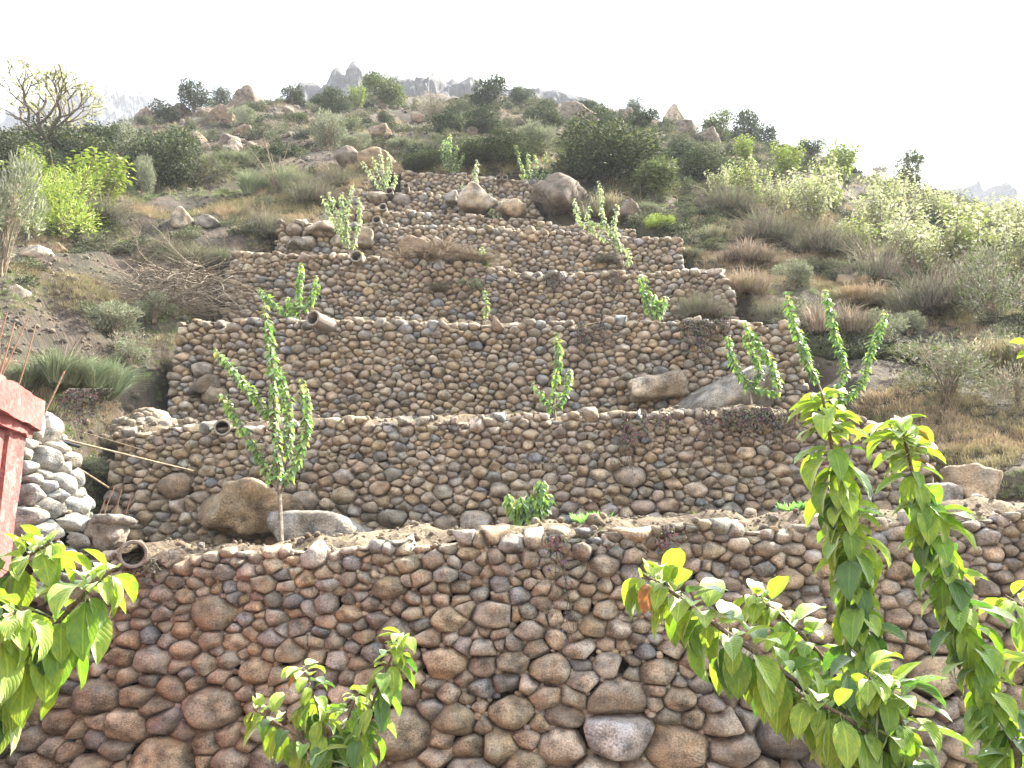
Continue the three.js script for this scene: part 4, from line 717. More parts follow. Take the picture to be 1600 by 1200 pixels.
shrub('mid', 'trailing_bush', 1022, 312, 90, 66, 'trailing bush hanging down the right side of the big round bush', 'bush');
shrub('great', 'hedge_bush', 660, 268, 76, 36, 'dark hedge bush left behind the topmost terrace', 'bush', 'hedge behind the topmost terrace', onT(7, 660, 268, 31.6));
shrub('great', 'hedge_bush', 775, 266, 120, 40, 'long dark hedge bush right behind the topmost terrace', 'bush', 'hedge behind the topmost terrace', hit(775, 262));
shrub('broom', 'broom_bush', 432, 298, 112, 74, 'large grey-green broom bush on the upper left slope', 'bush', 'broom bushes');
shrub('broom', 'broom_bush', 366, 264, 72, 42, 'smaller grey-green broom bush left of the large one', 'bush', 'broom bushes');
shrub('heath', 'low_bush', 312, 286, 130, 34, 'low rusty-green scrub left of the large broom bush', 'bush');
shrub('great', 'dense_bush', 246, 300, 120, 112, 'rounded dark green bush at the right end of the left hedge', 'bush');
shrub('sage', 'juniper_bush', 196, 300, 56, 110, 'conical grey-green juniper beside the rounded dark bush', 'bush');
shrub('sage', 'juniper_bush', 222, 305, 36, 70, 'small conical juniper before the rounded dark bush', 'bush');
shrub('great', 'dark_hedge', 110, 282, 150, 82, 'dark hedge behind the bare-branched tree', 'hedge', 'left hedge');
shrub('great', 'dark_hedge', 30, 282, 130, 78, 'left end of the dark hedge at the frame edge', 'hedge', 'left hedge');
shrub('great', 'dark_hedge', 175, 270, 110, 70, 'right part of the dark hedge beside the conical juniper', 'hedge', 'left hedge');
shrub('bright', 'bright_shrub', 100, 378, 150, 130, 'vivid light green shrub on the left slope', 'bush');
shrub('green', 'bright_shrub', 150, 330, 110, 90, 'loose yellow-green shrub behind the vivid light green shrub', 'bush');
shrub('green', 'bright_shrub', 60, 300, 90, 60, 'small yellow-green shrub left behind the vivid shrub', 'bush');
shrub('brush', 'dry_shrub', 160, 350, 110, 60, 'dry brown shrub right of the vivid light green shrub', 'bush');
shrub('sage', 'grey_cypress', 2, 432, 100, 200, 'tall feathery grey-green bush cut by the left frame edge', 'bush');
shrub('broom', 'grey_shrub', 90, 612, 190, 104, 'wide grey-green shrub above the red building', 'bush', 'grey-green shrubs on the left bank');
shrub('sage', 'grey_shrub', 178, 530, 90, 60, 'grey-green shrub above the wide one on the left bank', 'bush', 'grey-green shrubs on the left bank');
shrub('sage', 'grey_shrub', 205, 575, 60, 46, 'small pale green shrub left of the third wall', 'bush', 'grey-green shrubs on the left bank');
shrub('broom', 'grey_shrub', 350, 420, 96, 48, 'grey-green grass bush behind the dead twig heap', 'bush', 'grey-green shrubs on the left bank');
shrub('brush', 'dry_shrub', 412, 368, 74, 66, 'dark brown dry shrub against the left end of the fifth wall', 'bush', 'dry brown shrubs on the left');
shrub('brush', 'dry_shrub', 305, 425, 110, 56, 'dry brown shrub left of the grey-green grass bush', 'bush', 'dry brown shrubs on the left');
shrub('brush', 'dry_shrub', 490, 320, 80, 66, 'pinkish dry shrub under the large broom bush', 'bush', 'dry brown shrubs on the left');
shrub('brush', 'dry_shrub', 520, 290, 60, 50, 'twiggy dry shrub left of the long tan boulder', 'bush', 'dry brown shrubs on the left');
shrub('brush', 'dry_shrub', 260, 400, 80, 36, 'low dry shrub below the flat grey slab', 'bush', 'dry brown shrubs on the left');
shrub('brush', 'dry_shrub', 268, 600, 70, 60, 'dark dry shrub in the hollow at the left end of the third wall', 'bush', 'dry brown shrubs on the left');
shrub('heath', 'dry_shrub', 205, 560, 70, 50, 'brownish shrub above the stone heap', 'bush', 'dry brown shrubs on the left');
shrub('sage', 'grey_shrub', 148, 762, 60, 44, 'small green shrub behind the concrete stub', 'bush', 'grey-green shrubs on the left bank');
shrub('sage', 'grey_shrub', 240, 510, 60, 46, 'grey-green shrub under the dead twig heap', 'bush', 'grey-green shrubs on the left bank');
shrub('brush', 'dry_shrub', 170, 700, 60, 40, 'dry tuft in the dark hollow left of the second wall', 'bush', 'dry brown shrubs on the left');
shrub('straw', 'straw_tuft', 942, 345, 62, 84, 'pale plume of dead grass right of the huge domed boulder', 'grass tuft', undefined, hit(944, 340));
shrub('broom', 'grey_shrub', 1000, 335, 60, 40, 'grey-green tuft right of the dead grass plume', 'bush');
shrub('bright', 'yellow_shrub', 1030, 362, 52, 28, 'low yellow-flowered shrub above the right end of the fifth wall', 'bush');
const AG = 'pale leafy saplings on the right slope';
for (const [px, py, w, h, l, kind = 'airy'] of [
  [1122, 308, 34, 50, 'small pale sapling leftmost on the right slope'], [1172, 336, 62, 84, 'pale sapling second from the left on the right slope'], [1212, 340, 44, 66, 'pale sapling beside the second one, shorter'], [1268, 352, 70, 96, 'tall pale sapling in the middle of the right slope'], [1302, 336, 54, 90, 'pale sapling right behind the tall middle one'],
  [1168, 258, 42, 50, 'bright green upright sapling below the right skyline trees', 'green'], [1232, 276, 54, 58, 'bright green small tree with a thin trunk on the right slope', 'green'], [1316, 280, 56, 64, 'bright green small tree below the right skyline bush', 'green'], [1374, 380, 70, 92, 'pale sapling right of the tall middle one'], [1398, 330, 60, 66, 'pale sapling high on the right slope'],
  [1350, 415, 66, 76, 'pale sapling low among the dry brush'], [1432, 424, 80, 100, 'broad pale sapling right of the low one'], [1484, 440, 90, 110, 'broad pale sapling near the right edge'], [1536, 452, 96, 116, 'broad pale sapling second from the right edge'], [1588, 458, 96, 126, 'broad pale sapling cut by the right frame edge'],
  [1462, 350, 60, 64, 'pale sapling under the right crag'], [1506, 380, 66, 76, 'pale sapling below the right crag'], [1562, 372, 66, 66, 'pale sapling high at the right edge'], [1606, 385, 70, 80, 'pale sapling high, cut by the right frame edge'], [1300, 395, 40, 46, 'small yellowish sapling in the dry brush'], [1246, 330, 40, 56, 'thin pale sapling left of the tall middle one'],
]) shrub(kind, 'slope_sapling', px, py, w, h, l, 'tree', AG);
const DG = 'dry brush and tussocks on the right slope';
for (const [px, py, w, h0, l, kind] of [
  [1130, 335, 110, 44, 'dark dry brush under the trailing bush', 'brush'], [1190, 376, 120, 50, 'dark dry brush below the small pale saplings', 'brush'], [1276, 398, 130, 60, 'dark dry brush below the tall pale sapling', 'brush'], [1370, 446, 130, 76, 'dark dry brush in the middle of the right slope', 'brush'], [1456, 490, 140, 84, 'dark dry brush below the broad pale saplings', 'brush'], [1556, 512, 150, 96, 'dark dry brush at the right edge', 'heath'], [1500, 470, 120, 60, 'olive brush between the broad pale saplings', 'heath'],
  [1162, 412, 84, 46, 'dark-cored dry tussock right of the fifth wall', 'straw'], [1166, 458, 80, 54, 'rosy dry tussock right of the fourth wall', 'straw'], [1108, 375, 60, 34, 'yellowish grass tussock at the end of the fifth wall', 'straw'], [1292, 528, 120, 78, 'large rosy dry tussock behind the three tall shoots', 'straw'], [1345, 480, 90, 46, 'straw tussock above the large rosy one', 'straw'], [1240, 452, 70, 36, 'olive mat of low scrub left of the low tan boulder', 'sage'], [1480, 632, 170, 76, 'olive dry thicket on the right bank', 'heath'], [1570, 575, 130, 76, 'rosy dry tussock near the right edge', 'straw'], [1440, 570, 110, 50, 'straw tussock in the lower right slope', 'straw'], [1200, 505, 60, 44, 'dark tussock right of the third terrace', 'brush'], [1380, 540, 80, 40, 'green-grey mat above the earth bank on the right', 'sage'], [1590, 640, 90, 60, 'olive tussock cut by the right frame edge', 'heath'], [1420, 525, 60, 30, 'small green mat in the lower right slope', 'sage'], [1225, 420, 60, 30, 'straw tussock below the dark dry brush', 'straw'], [1075, 402, 40, 26, 'straw tuft against the end of the fifth wall', 'straw'],
]) shrub(kind, 'dry_tussock', px, py, w * 0.9, h0 * 1.4, l, 'tussock', DG);
// low scrub, too much to count
{
  R(641); const spots = []; for (let i = 0; i < 20000 && spots.length < 2300; i++) { const D = 17 * Math.pow(3.9, R()), u = rr(-0.62, 0.62), x = u * D, z = -D; if (D < 32 && u > stops(zoneStops, D, 1) - 0.04 && u < stops(zoneStops, D, 2) + 0.04) continue; if (R() > sstep(fbm(x * 0.22, 171, z * 0.22, 3), -0.12, 0.2) * (u > 0.2 ? 1 : D > 34 ? 0.8 : 0.45)) continue; spots.push([x, groundY(x, z), z]); }
  [['heath', 0], ['sage', 0], ['dark', 0]].forEach(([kd], n) => {
    const l = spots.filter((_, i) => i % 3 === n), im = new THREE.InstancedMesh(KIND2[kd], matFoliage, l.length), d = new THREE.Object3D(), c = new THREE.Color();
    l.forEach(([x, y, z], i) => { const s = rr(0.35, 0.8) * (-z > 34 ? 1.4 : 1); d.position.set(x, y - 0.05, z); d.rotation.set(0, rr(0, 6.28), 0); d.scale.set(s * 1.3, s * rr(0.5, 0.8), s * 1.3); d.updateMatrix(); im.setMatrixAt(i, d.matrix); im.setColorAt(i, c.setScalar(rr(0.55, 0.95))); });
    stuff(im, numbered('low_scrub'), ['brownish low scrub covering the slopes', 'grey-green low scrub covering the slopes', 'dark low scrub covering the slopes'][n], 'scrub');
  });
}
// on the walls and terraces
shrub('sage', 'wall_shrub', 737, 456, 44, 24, 'small grey shrub growing out of the fourth wall', 'bush', 'shrubs growing from the walls', pt(737, 454, 19.85));
shrub('brush', 'wall_shrub', 1095, 492, 78, 70, 'dark dry shrub before the right end of the fourth wall', 'bush', 'shrubs growing from the walls', pt(1095, 494, 19.3));
shrub('brush', 'wall_shrub', 690, 452, 40, 24, 'rosy dry tuft on the fourth wall left of the grey shrub', 'bush', 'shrubs growing from the walls', pt(690, 452, 19.85));
shrub('brush', 'wall_shrub', 948, 408, 34, 20, 'brown tuft at the foot of the fifth wall', 'bush', 'shrubs growing from the walls', pt(948, 408, 23.2));
shrub('straw', 'terrace_grass', 690, 406, 130, 20, 'strip of straw grass before the fifth wall boulders', 'grass tuft', undefined, onT(3, 690, 405, 20.6));

// succulent clumps on the first terrace
{
  R(71); const b = new Buf();
  for (let i = 0; i < 90; i++) { const a = rr(0, 6.28), f = Math.sqrt(R()), p = V3(Math.cos(a) * f * 0.4, 0.02, Math.sin(a) * f * 0.25), d = V3(Math.cos(a) * f * 0.8 + rr(-.3, .3), 1, Math.sin(a) * f * 0.8 + rr(-.3, .3)).normalize(), c = pick([[0.16, 0.34, 0.07], [0.2, 0.4, 0.1], [0.12, 0.27, 0.06]]); smallLeaf(b, p, d, V3(Math.cos(a), 0.3, Math.sin(a)).normalize(), rr(0.4, 0.8), 0.075, c); }
  const geo = b.geo();
  for (const [px, py, s, l] of [[926, 826, 0.33, 'clump of fleshy light green leaves on the first terrace right of the bushy sapling'], [1246, 812, 0.3, 'clump of fleshy green leaves half hidden behind the big near cherry tree']]) {
    const q = onT(0, px, py, 9.5), m = tag(new THREE.Mesh(geo, matLeaf), l, 'plant', 'fleshy clumps on the first terrace', 'thing'); m.name = numbered('succulent_clump'); m.position.copy(q).setY(q.y - 0.02); m.scale.set(s * 1.2, s * 0.55, s); scene.add(m);
  }
}
// dead twig heap and bare-branched tree on the left
{
  const q = hit(272, 490), g = thing('dead_twig_heap', 'tangled heap of bleached dead twigs left of the fourth wall', 'brushwood', q); g.scale.set(2.5, 2.1, 1.6);
  part('twigs', tangleGeo(81, 240, DEADTWIG, 0.0045), matBark, g); part('dark_twigs', tangleGeo(82, 160, [0.2, 0.16, 0.12], 0.0045), matBark, g);
}
{
  const q = hit(60, 282), w = new Buf(), fol = new Buf(); R(203);
  const grow = (p, d, L, r, lv) => {
    const e = p.clone().addScaledVector(d, L).add(V3(rr(-.1, .1), rr(-.05, .1), rr(-.1, .1)).multiplyScalar(L)), m = p.clone().lerp(e, 0.5).add(V3(rr(-.1, .1), rr(-.08, .08), rr(-.1, .1)).multiplyScalar(L));
    w.tube(spline([p, m, e], 5), r, r * 0.66, lv > 2 ? 4 : 6, lv < 3 ? [0.17, 0.14, 0.12] : [0.24, 0.2, 0.16]);
    if (lv > 3) for (let i = 0; i < 16; i++) if (R() < 0.75) { const c = pick([[0.40, 0.42, 0.2], [0.46, 0.44, 0.24], [0.34, 0.38, 0.16]]), dd = V3(rr(-1, 1), rr(-.3, 1), rr(-1, 1)).normalize(); smallLeaf(fol, p.clone().lerp(e, rr(0.3, 1.1)), dd, V3(rr(-1, 1), 1, rr(-1, 1)).normalize(), rr(0.06, 0.12), 0.03, c); }
    if (lv >= 5) return;
    const n = lv === 0 ? 4 : 3; for (let i = 0; i < n; i++) { const a = rr(0, 6.28), s = lv < 2 ? rr(0.55, 1.0) : rr(0.4, 0.9), nd = d.clone().add(V3(Math.cos(a) * s, rr(-0.15, 0.35), Math.sin(a) * s)).normalize(); grow(lv ? p.clone().lerp(e, i ? rr(0.6, 1) : 1) : e, nd, L * rr(0.62, 0.85), r * rr(0.5, 0.68), lv + 1); }
  };
  grow(V3(0, -0.1, 0), V3(0.08, 1, 0).normalize(), 2.0, 0.16, 0);
  const g = thing('bare_tree', 'sparse pale-leaved tree with dark spreading branches at upper left', 'tree', q); g.scale.set(1.0, 0.74, 1.0);
  part('trunk', w.geo(), matBark, g); part('crown', fol.geo(), matLeaf, g);
}
// dry creepers hanging down the wall faces
function creeper(px, py0, py1, D, wpx, n, label, seed) {
  R(seed); const top = pt(px, py0, D), k = (D * Math.cos(PITCH) + (top.y - EYE) * Math.sin(PITCH)) / FOCAL, H = (py1 - py0) * k, W = wpx * k, b = new Buf(), f = new Buf();
  const roots = Array.from({ length: Math.max(2, Math.round(n / 7)) }, () => [rr(-.5, .5) * W, Math.pow(R(), 0.7)]);
  for (let i = 0; i < n; i++) {
    const q = pick(roots), x = q[0] + rr(-.05, .05), h = H * q[1] * rr(0.35, 1.05) + 0.06, pts = [V3(x, 0.04, -0.08), V3(x, 0.03, 0.05)]; let wx = x;
    for (let j = 1; j <= 8; j++) { wx += rr(-.05, .05); pts.push(V3(wx, -h * j / 8 + rr(-.03, .03), 0.08 + rr(-.03, .05) + 0.09 * h * j / 8)); }
    b.tube(spline(pts, 18), rr(0.004, 0.011), 0.002, 3, [0.085, 0.066, 0.052].map((v) => v * rr(0.6, 1.7)));
    for (let j = 0; j < 6; j++) { const p = pts[2 + Math.floor(R() * 7)]; smallLeaf(f, p.clone().add(V3(rr(-.06, .06), rr(-.06, .06), rr(0, .03))), V3(rr(-1, 1), rr(-1, 0.3), rr(0, .6)).normalize(), V3(rr(-.4, .4), 0.2, 1).normalize(), rr(0.03, 0.075), 0.012, [0.11, 0.085, 0.065].map((v) => v * rr(0.6, 1.6))); }
  }
  const g = thing('dry_creeper', label, 'creeper', top, 'dry creepers hanging on the walls'); part('stems', b.geo(), matBark, g); part('leaves', f.geo(), matFoliage, g);
}
creeper(868, 842, 1000, 8.82, 22, 12, 'thin dry creeper hanging in the middle of the lowest wall', 1); creeper(1042, 828, 885, 8.8, 22, 8, 'short dry creeper at the top of the lowest wall right of centre', 2); creeper(226, 880, 1010, 9.1, 60, 14, 'dry creeper hanging under the pipe of the lowest wall', 3);
creeper(990, 650, 760, 12.35, 40, 26, 'dark dry creeper in the middle of the second wall', 4); creeper(1036, 650, 700, 12.35, 14, 8, 'thin dry creeper right of the middle one on the second wall', 5); creeper(1135, 645, 750, 12.3, 60, 44, 'broad dark dry creeper on the second wall', 6); creeper(1195, 642, 715, 12.3, 70, 50, 'broad dark dry creeper beside it, rightmost on the second wall', 7);
creeper(914, 506, 570, 15.85, 22, 16, 'dark dry creeper on the third wall, left one', 8); creeper(945, 506, 570, 15.85, 22, 10, 'thin dry creeper on the third wall, middle one', 9); creeper(1092, 504, 590, 15.8, 50, 44, 'broad dark dry creeper on the third wall, right one', 10); creeper(1128, 504, 545, 15.8, 24, 14, 'short dry creeper rightmost on the third wall', 13);
creeper(866, 428, 475, 19.85, 26, 26, 'dark dry creeper on the fourth wall, left one', 11); creeper(962, 428, 475, 19.85, 16, 12, 'thin dry creeper on the fourth wall, right one', 12);

// ---------------------------------------------------------------- grass
function grass(name, label, geo, count, test, hgt, seed, tint) {
  R(seed); const l = [];
  for (let i = 0; i < count * 8 && l.length < count; i++) { const q = test(); if (q) l.push(q); }
  const im = new THREE.InstancedMesh(geo, matFoliage, l.length), d = new THREE.Object3D(), c = new THREE.Color();
  l.forEach(([x, y, z], i) => { d.position.set(x, y - 0.02, z); d.rotation.set(0, rr(0, 6.28), 0); const s = hgt * rr(0.5, 1.3) * (-z > 25 ? 1.5 : 1); d.scale.set(s * 1.5, s, s * 1.5); d.updateMatrix(); im.setMatrixAt(i, d.matrix); const t = tint(x, z), k = rr(0.8, 1.15); im.setColorAt(i, c.setRGB(t[0] * k, t[1] * k, t[2] * k)); });
  stuff(im, name, label, 'grass');
}
const tuft = bladeGeo(91, 26, 0.012, [[1, 1, 1]], { spread: 0.55, droop: 0.5, base: 0.2, lo: 0.4 });
const slope = (dens) => () => { const D = 9.8 * Math.pow(6.6, R()), u = rr(-0.66, 0.66), x = u * D, z = -D; if (D < 31.5 && u > stops(zoneStops, D, 1) - 0.02 && u < stops(zoneStops, D, 2) + 0.02) return null; return R() < dens(x, z, u, D) ? [x, groundY(x, z), z] : null; };
grass('dry_grass', 'dry straw grass growing in patches over the slopes', tuft, 15000, slope((x, z, u, D) => sstep(fbm(x * 0.3, 91, z * 0.3, 3), -0.08, 0.16) * (D > 34 ? 0.35 : 1) * (u < -0.2 && D < 17 ? 0.35 : 1)), 0.2, 61, (x, z) => (N3(x * 0.5, 3, z * 0.5) > 0.1 ? [0.36, 0.285, 0.18] : [0.30, 0.26, 0.145]));
grass('green_grass', 'short green grass and weeds on the slopes', tuft, 9000, slope((x, z, u, D) => sstep(fbm(x * 0.4, 131, z * 0.4, 3), 0.0, 0.2) * (D > 34 ? 0.25 : 1)), 0.12, 62, (x, z) => (N3(x * 0.5, 9, z * 0.5) > 0 ? [0.17, 0.24, 0.07] : [0.22, 0.26, 0.11]));
const ledge = () => { const k = Math.floor(R() * 8), w = WALLS[k], x = rr(w.x0, w.x1), z = w.zAt(x) - 0.06 - Math.pow(R(), 2) * 1.2; if (fbm(x * 0.9, 17 + k, z * 0.5, 3) < 0.02) return null; return [x, terraceY[k](x, z), z]; };
grass('terrace_weeds', 'low weeds along the edges of the terraces', tuft, 1500, ledge, 0.07, 63, (x, z) => (N3(x * 0.8, 5, z) > 0.05 ? [0.22, 0.32, 0.08] : [0.4, 0.32, 0.2]));
// ---------------------------------------------------------------- red rendered building at the left
function roughBox(x0, x1, y0, y1, z0, z1, amp, cell = 0.12, uvs = 0.8, seed = 1) {
  const nx = Math.max(1, Math.min(40, Math.round((x1 - x0) / cell))), ny = Math.max(1, Math.min(60, Math.round((y1 - y0) / cell))), nz = Math.max(1, Math.min(180, Math.round((z1 - z0) / cell)));
  let g = new THREE.BoxGeometry(x1 - x0, y1 - y0, z1 - z0, nx, ny, nz); g.translate((x0 + x1) / 2, (y0 + y1) / 2, (z0 + z1) / 2);
  const p = g.attributes.position, n = g.attributes.normal, uv = g.attributes.uv;
  for (let i = 0; i < p.count; i++) {
    const x = p.getX(i), y = p.getY(i), z = p.getZ(i), ax = Math.abs(n.getX(i)), ay = Math.abs(n.getY(i));
    uv.setXY(i, (ax > 0.5 ? z : x) * uvs, (ay > 0.5 ? z : y) * uvs);
    p.setXYZ(i, x + amp * (N3(x * 5 + seed, y * 5, z * 5) + 0.6 * N3(x * 14, y * 14, z * 14)), y + amp * (N3(x * 5, y * 5 + seed, z * 5) + 0.6 * N3(x * 13, y * 13 + 7, z * 13)), z + amp * (N3(x * 5, y * 5, z * 5 + seed) + 0.6 * N3(x * 13 + 3, y * 13, z * 13)));
  }
  g.computeVertexNormals(); return g;
}
const matRed = new THREE.MeshStandardMaterial({ color: new THREE.Color().setRGB(0.46, 0.14, 0.125), map: texPlaster, bumpMap: texPlasterH, bumpScale: 0.02, roughness: 0.95 });
const matRedPanel = new THREE.MeshStandardMaterial({ color: new THREE.Color().setRGB(0.36, 0.115, 0.09), map: texPlaster, bumpMap: texPlasterH, bumpScale: 0.03, roughness: 0.95 });
const matIron = new THREE.MeshStandardMaterial({ vertexColors: true, roughness: 0.8, metalness: 0.3 });
const matConcrete = new THREE.MeshStandardMaterial({ color: new THREE.Color().setRGB(0.36, 0.31, 0.25), map: texStone, bumpMap: texStoneH, bumpScale: 0.012, roughness: 0.95 });
const RUSTY = [0.2, 0.11, 0.075];
const rod = (a, b, r, col) => { const m = a.clone().lerp(b, 0.5).add(V3(rr(-.01, .01), 0, rr(-.01, .01))), t = new Buf(); t.tube(spline([a, m, b], 6), r, r * 0.9, 6, col); return t.geo(); };
{
  const top = EYE + 1.75, g = thing('red_building', 'red rendered building with crumbling cornice and panelled wall at the left edge', 'building', V3(-4.6, EYE - 2.75, -8.2)); g.rotation.y = 0.187; const Y = (y) => y - (EYE - 2.75), lo = 0;
  part('wall', roughBox(-3, -0.1, lo, Y(top - 0.29), 0.02, 11, 0.004, 0.3), matRedPanel, g).userData.label = 'brownish red recessed panel wall';
  part('corner_pilaster', roughBox(-0.098, 0.05, lo, Y(top - 0.372), 0, 0.42, 0.014), matRed, g);
  part('pilaster', roughBox(-0.098, 0.05, lo, Y(top - 0.372), 3.3, 3.75, 0.012), matRed, g); part('pilaster', roughBox(-0.098, 0.05, lo, Y(top - 0.372), 7.2, 7.65, 0.009), matRed, g);
  for (const [z0, z1] of [[0.423, 3.297], [3.753, 7.197]]) {
    part('panel_frame', roughBox(-0.097, 0.012, lo, Y(top - 0.374), z0, z0 + 0.17, 0.006), matRed, g); part('panel_frame', roughBox(-0.097, 0.012, lo, Y(top - 0.374), z1 - 0.17, z1, 0.006), matRed, g);
    part('panel_frame', roughBox(-0.097, 0.012, Y(top - 0.62), Y(top - 0.376), z0 + 0.173, z1 - 0.173, 0.006), matRed, g);
    part('panel_moulding', roughBox(-0.096, -0.04, lo, Y(top - 0.624), z0 + 0.173, z0 + 0.24, 0.005), matRed, g);
  }
  part('moulding', roughBox(-3.05, 0.085, Y(top - 0.37), Y(top - 0.288), -0.05, 11.05, 0.03, 0.06), matRed, g);
  part('cornice', roughBox(-3.12, 0.14, Y(top - 0.286), Y(top), -0.11, 11.1, 0.02, 0.09), matRed, g);
  // starter bars standing out of the roof corner
  for (const [x, z, h, lx, lz] of [[-0.15, 0.55, 0.68, 0.10, 0.02], [-0.12, 0.42, 0.64, 0.07, -0.05], [-0.18, 0.3, 0.72, 0.2, -0.05], [-0.06, 0.12, 0.70, 0.1, -0.02], [-0.1, 0.36, 0.45, -0.06, 0], [-0.2, 0.2, 0.3, 0.03, 0]]) part('starter_bar', rod(V3(x, Y(top) - 0.05, z), V3(x + lx, Y(top) + h, z + lz), 0.007, RUSTY), matIron, g);
}
// pale rubble wall between the building and the terraces
R(601);
dryWall({ name: 'rubble_wall', label: 'rough wall of pale stones beside the red building, falling towards the right', group: undefined, top: [[30, 655, 9.25], [80, 662, 9.6], [100, 690, 9.9], [128, 772, 10.2], [150, 862, 10.5]].map((q) => pt(...q)), yBot: () => EYE - 0.1, yBase: () => EYE - 0.3, rAt: () => 0.125, det: 3, det2: 3, batter: 0.35, grey: 0.25, tone: (c) => [c[0] * 0.5 + 0.26, c[1] * 0.5 + 0.27, c[2] * 0.5 + 0.26] });
{
  // broken concrete stub with starter bars
  const c = pt(167, 835, 9.75), g = thing('concrete_stub', 'broken concrete stub with four rusty bars above the drain pipe', 'concrete stub', c); R(611);
  const b = new Buf(); stoneInto(b, [[0, 1, 0, 0.16], [0, -1, 0, 0.3], [1, 0, 0, 0.17], [-1, 0, 0, 0.17], [0, 0, 1, 0.15], [0, 0, -1, 0.15], [0.8, -0.6, 0.2, 0.16], [-0.75, -0.6, 0.3, 0.17], [0.6, 0.2, 0.8, 0.17]], 14, 7, false, [1, 1, 1], V3(0, 0, 0), 0, 0.25, 1.2); part('concrete', b.geo(), matConcrete, g);
  const b2 = new Buf(); stoneInto(b2, freePlanes(0.26, 0.055, 0.18, 6), 12, 4, false, [1, 1, 1], V3(0.03, 0.15, 0), 0, 0.3, 1.2); part('broken_cap', b2.geo(), matConcrete, g);
  for (const [x, h, l] of [[-0.13, 0.26, 0.07], [-0.04, 0.4, 0.07], [0.05, 0.36, 0.06], [0.15, 0.34, 0.08]]) part('starter_bar', rod(V3(x, 0.1, rr(-.06, .06)), V3(x + l, 0.12 + h, 0), 0.006, RUSTY), matIron, g);
}
const loose = (name, label, a, b, r, col) => { const m = tag(new THREE.Mesh(rod(V3(0, 0, 0), b.clone().sub(a), r, col), matBark), label, 'pole', undefined, 'thing'); m.name = name; m.position.copy(a); scene.add(m); };
loose('long_pole', 'long thin pole slanting down from the bank across the second wall', pt(98, 686, 10.4), pt(302, 736, 11.9), 0.014, [0.42, 0.34, 0.24]);
loose('short_pole', 'short thin pole below the long one beside the rubble wall', pt(112, 726, 10.2), pt(170, 762, 10.5), 0.012, [0.38, 0.31, 0.22]);
loose('black_hose', 'short black hose end above the long pole', pt(92, 688, 10.3), pt(124, 698, 10.5), 0.022, [0.03, 0.035, 0.05]);
loose('leaning_stick', 'thin stick leaning on the corner of the red building', pt(70, 645, 8.4), pt(101, 580, 8.5), 0.009, [0.32, 0.2, 0.13]);
loose('root_strand', 'long pale root arching over the bank towards the second wall', pt(118, 672, 12.0), pt(230, 705, 12.2), 0.008, [0.40, 0.32, 0.22]);
// heap of field stones on the left end of the second terrace
{
  const c = onT(1, 238, 655, 14.1), g = thing('stone_heap', 'heap of small pale field stones left of the third wall', 'stone heap', c); R(621);
  const core = new Buf(); stoneInto(core, freePlanes(0.78, 0.5, 0.62, 8), 4, 4, false, [0.2, 0.16, 0.11], V3(-0.05, 0.0, 0), 0, 0.2); part('earth_core', core.geo(), matSoil, g);
  for (let i = 0; i < 230; i++) {
    const a = rr(-0.2, 3.35), v = Math.pow(R(), 0.8), x = Math.cos(a) * (1 - v * 0.9) * 0.98 + rr(-.05, .05), z = Math.sin(a) * (1 - v * 0.9) * 0.8 + rr(-.05, .05), y = 0.02 + v * 0.62 * (1 - 0.25 * x), r = rr(0.045, 0.105), b = new Buf();
    stoneInto(b, freePlanes(r * rr(1, 1.4), r * rr(0.6, 0.9), r, 7), 12, 2, false, stoneTone(0.15).map((q) => q * 1.12), V3(0, 0, 0), 0, 0.06); const m = part('stone', b.geo(), matStone, g); m.position.set(x, y, z); m.rotation.set(rr(-.5, .5), rr(0, 6), rr(-.5, .5));
  }
}
// ---------------------------------------------------------------- concrete drain pipes through the walls
function drain(px, py, D, rpx, L, dir, label) {
  const c = pt(px, py, D), k = (D * Math.cos(PITCH) + (c.y - EYE) * Math.sin(PITCH)) / FOCAL, r = rpx * k, ri = r * 0.74, w = r * 0.05;
  const geo = new THREE.LatheGeometry([[ri, -L], [ri, -w], [ri + w, 0], [r - w, 0], [r, -w], [r, -r * 0.35], [r * 0.94, -r * 0.5], [r * 0.94, -L], [ri, -L]].map((q) => new THREE.Vector2(q[0], q[1])), 28);
  const g = geo.attributes.uv; for (let i = 0; i < g.count; i++) g.setXY(i, g.getX(i) * 1.2, g.getY(i) * 0.8);
  const m = tag(new THREE.Mesh(geo, matConcrete), label, 'pipe', 'concrete drain pipes in the walls', 'thing'); m.name = numbered('drain_pipe'); m.position.copy(c); m.quaternion.setFromUnitVectors(V3(0, 1, 0), V3(...dir).normalize()); scene.add(m);
}
drain(208, 866, 8.88, 22, 0.9, [0.4, -0.05, 0.9], 'widest concrete drain pipe, in the left end of the lowest wall');
drain(347, 668, 12.35, 13, 0.9, [0.24, -0.08, 0.95], 'concrete drain pipe in the left end of the second wall');
drain(488, 497, 15.5, 13, 1.0, [-0.42, 0.02, 0.9], 'long concrete pipe jutting out over the third wall');
drain(556, 400, 19.6, 10, 0.9, [-0.1, 0.05, 1], 'concrete drain pipe on top of the fourth wall');
drain(588, 343, 23.25, 7, 0.9, [-0.1, 0.05, 1], 'small drain pipe on top of the fifth wall');
drain(598, 323, 25.75, 6, 0.9, [-0.05, 0.05, 1], 'small drain pipe on top of the sixth wall');
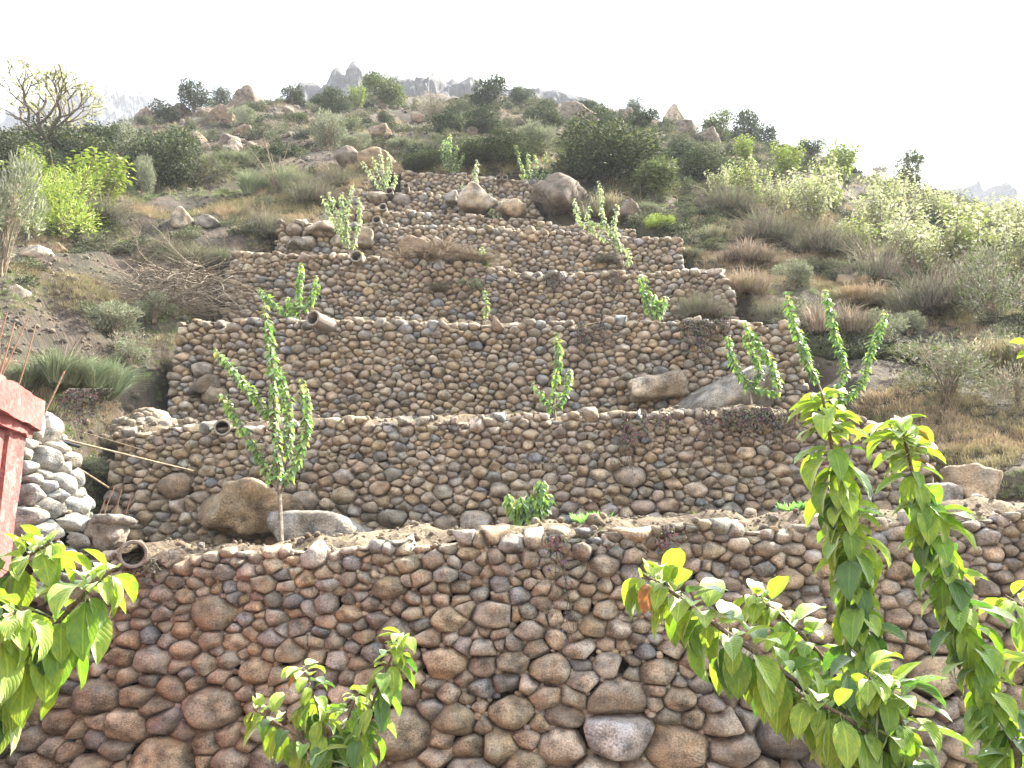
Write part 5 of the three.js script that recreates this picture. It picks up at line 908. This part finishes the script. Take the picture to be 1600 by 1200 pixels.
drain(608, 298, 27.75, 6, 0.9, [-0.05, 0.05, 1], 'small drain pipe on top of the seventh wall, beneath the pale shoots');
drain(634, 290, 27.8, 5, 0.8, [0, 0.05, 1], 'tiny drain pipe right of the pale shoots');
drain(779, 277, 30.2, 4.5, 0.8, [0, 0.05, 1], 'tiny drain pipe in the topmost wall, left of a pair'); drain(789, 277, 30.2, 4.5, 0.8, [0, 0.05, 1], 'tiny drain pipe in the topmost wall, right of a pair');
creeper(140, 612, 700, 12.0, 80, 46, 'dry roots hanging out of the eroded bank above the rubble wall', 21);
// ---------------------------------------------------------------- loose gravel and clods along the terrace edges
{
  R(631); const b = new Buf(); stoneInto(b, freePlanes(1, 0.7, 0.85, 6), 8, 1, false, [1, 1, 1], V3(0, 0, 0), 0, 0.15, 0.4); const geo = b.geo(), l = [];
  for (let i = 0; i < 5200; i++) { const k = Math.floor(Math.pow(R(), 1.3) * 8), w = WALLS[k], x = rr(w.x0, w.x1), z = w.zAt(x) - 0.02 - Math.pow(R(), 1.6) * 0.9; l.push([x, terraceY[k](x, z), z, 0.012 * Math.pow(R() + 0.01, -0.45)]); }
  const im = new THREE.InstancedMesh(geo, matRock, l.length), d = new THREE.Object3D(), c = new THREE.Color();
  l.forEach(([x, y, z, r], i) => { d.position.set(x, y + r * 0.3, z); d.rotation.set(rr(-.5, .5), rr(0, 6), rr(-.5, .5)); d.scale.setScalar(r); d.updateMatrix(); im.setMatrixAt(i, d.matrix); const t = stoneTone(0.1); im.setColorAt(i, c.setRGB(t[0], t[1], t[2])); });
  stuff(im, 'terrace_gravel', 'gravel and clods of earth along the terrace edges', 'gravel');
}
scene.traverse((o) => { if (o.isMesh) { o.castShadow = true; o.receiveShadow = true; } });
let triangles = 0; const seenGeo = new Set(); scene.traverse((o) => { if (o.isMesh && !o.isInstancedMesh && !seenGeo.has(o.geometry) && seenGeo.add(o.geometry)) triangles += (o.geometry.index ? o.geometry.index.count : o.geometry.attributes.position.count) / 3; });
console.log('triangles', Math.round(triangles));
renderer.render(scene, camera);
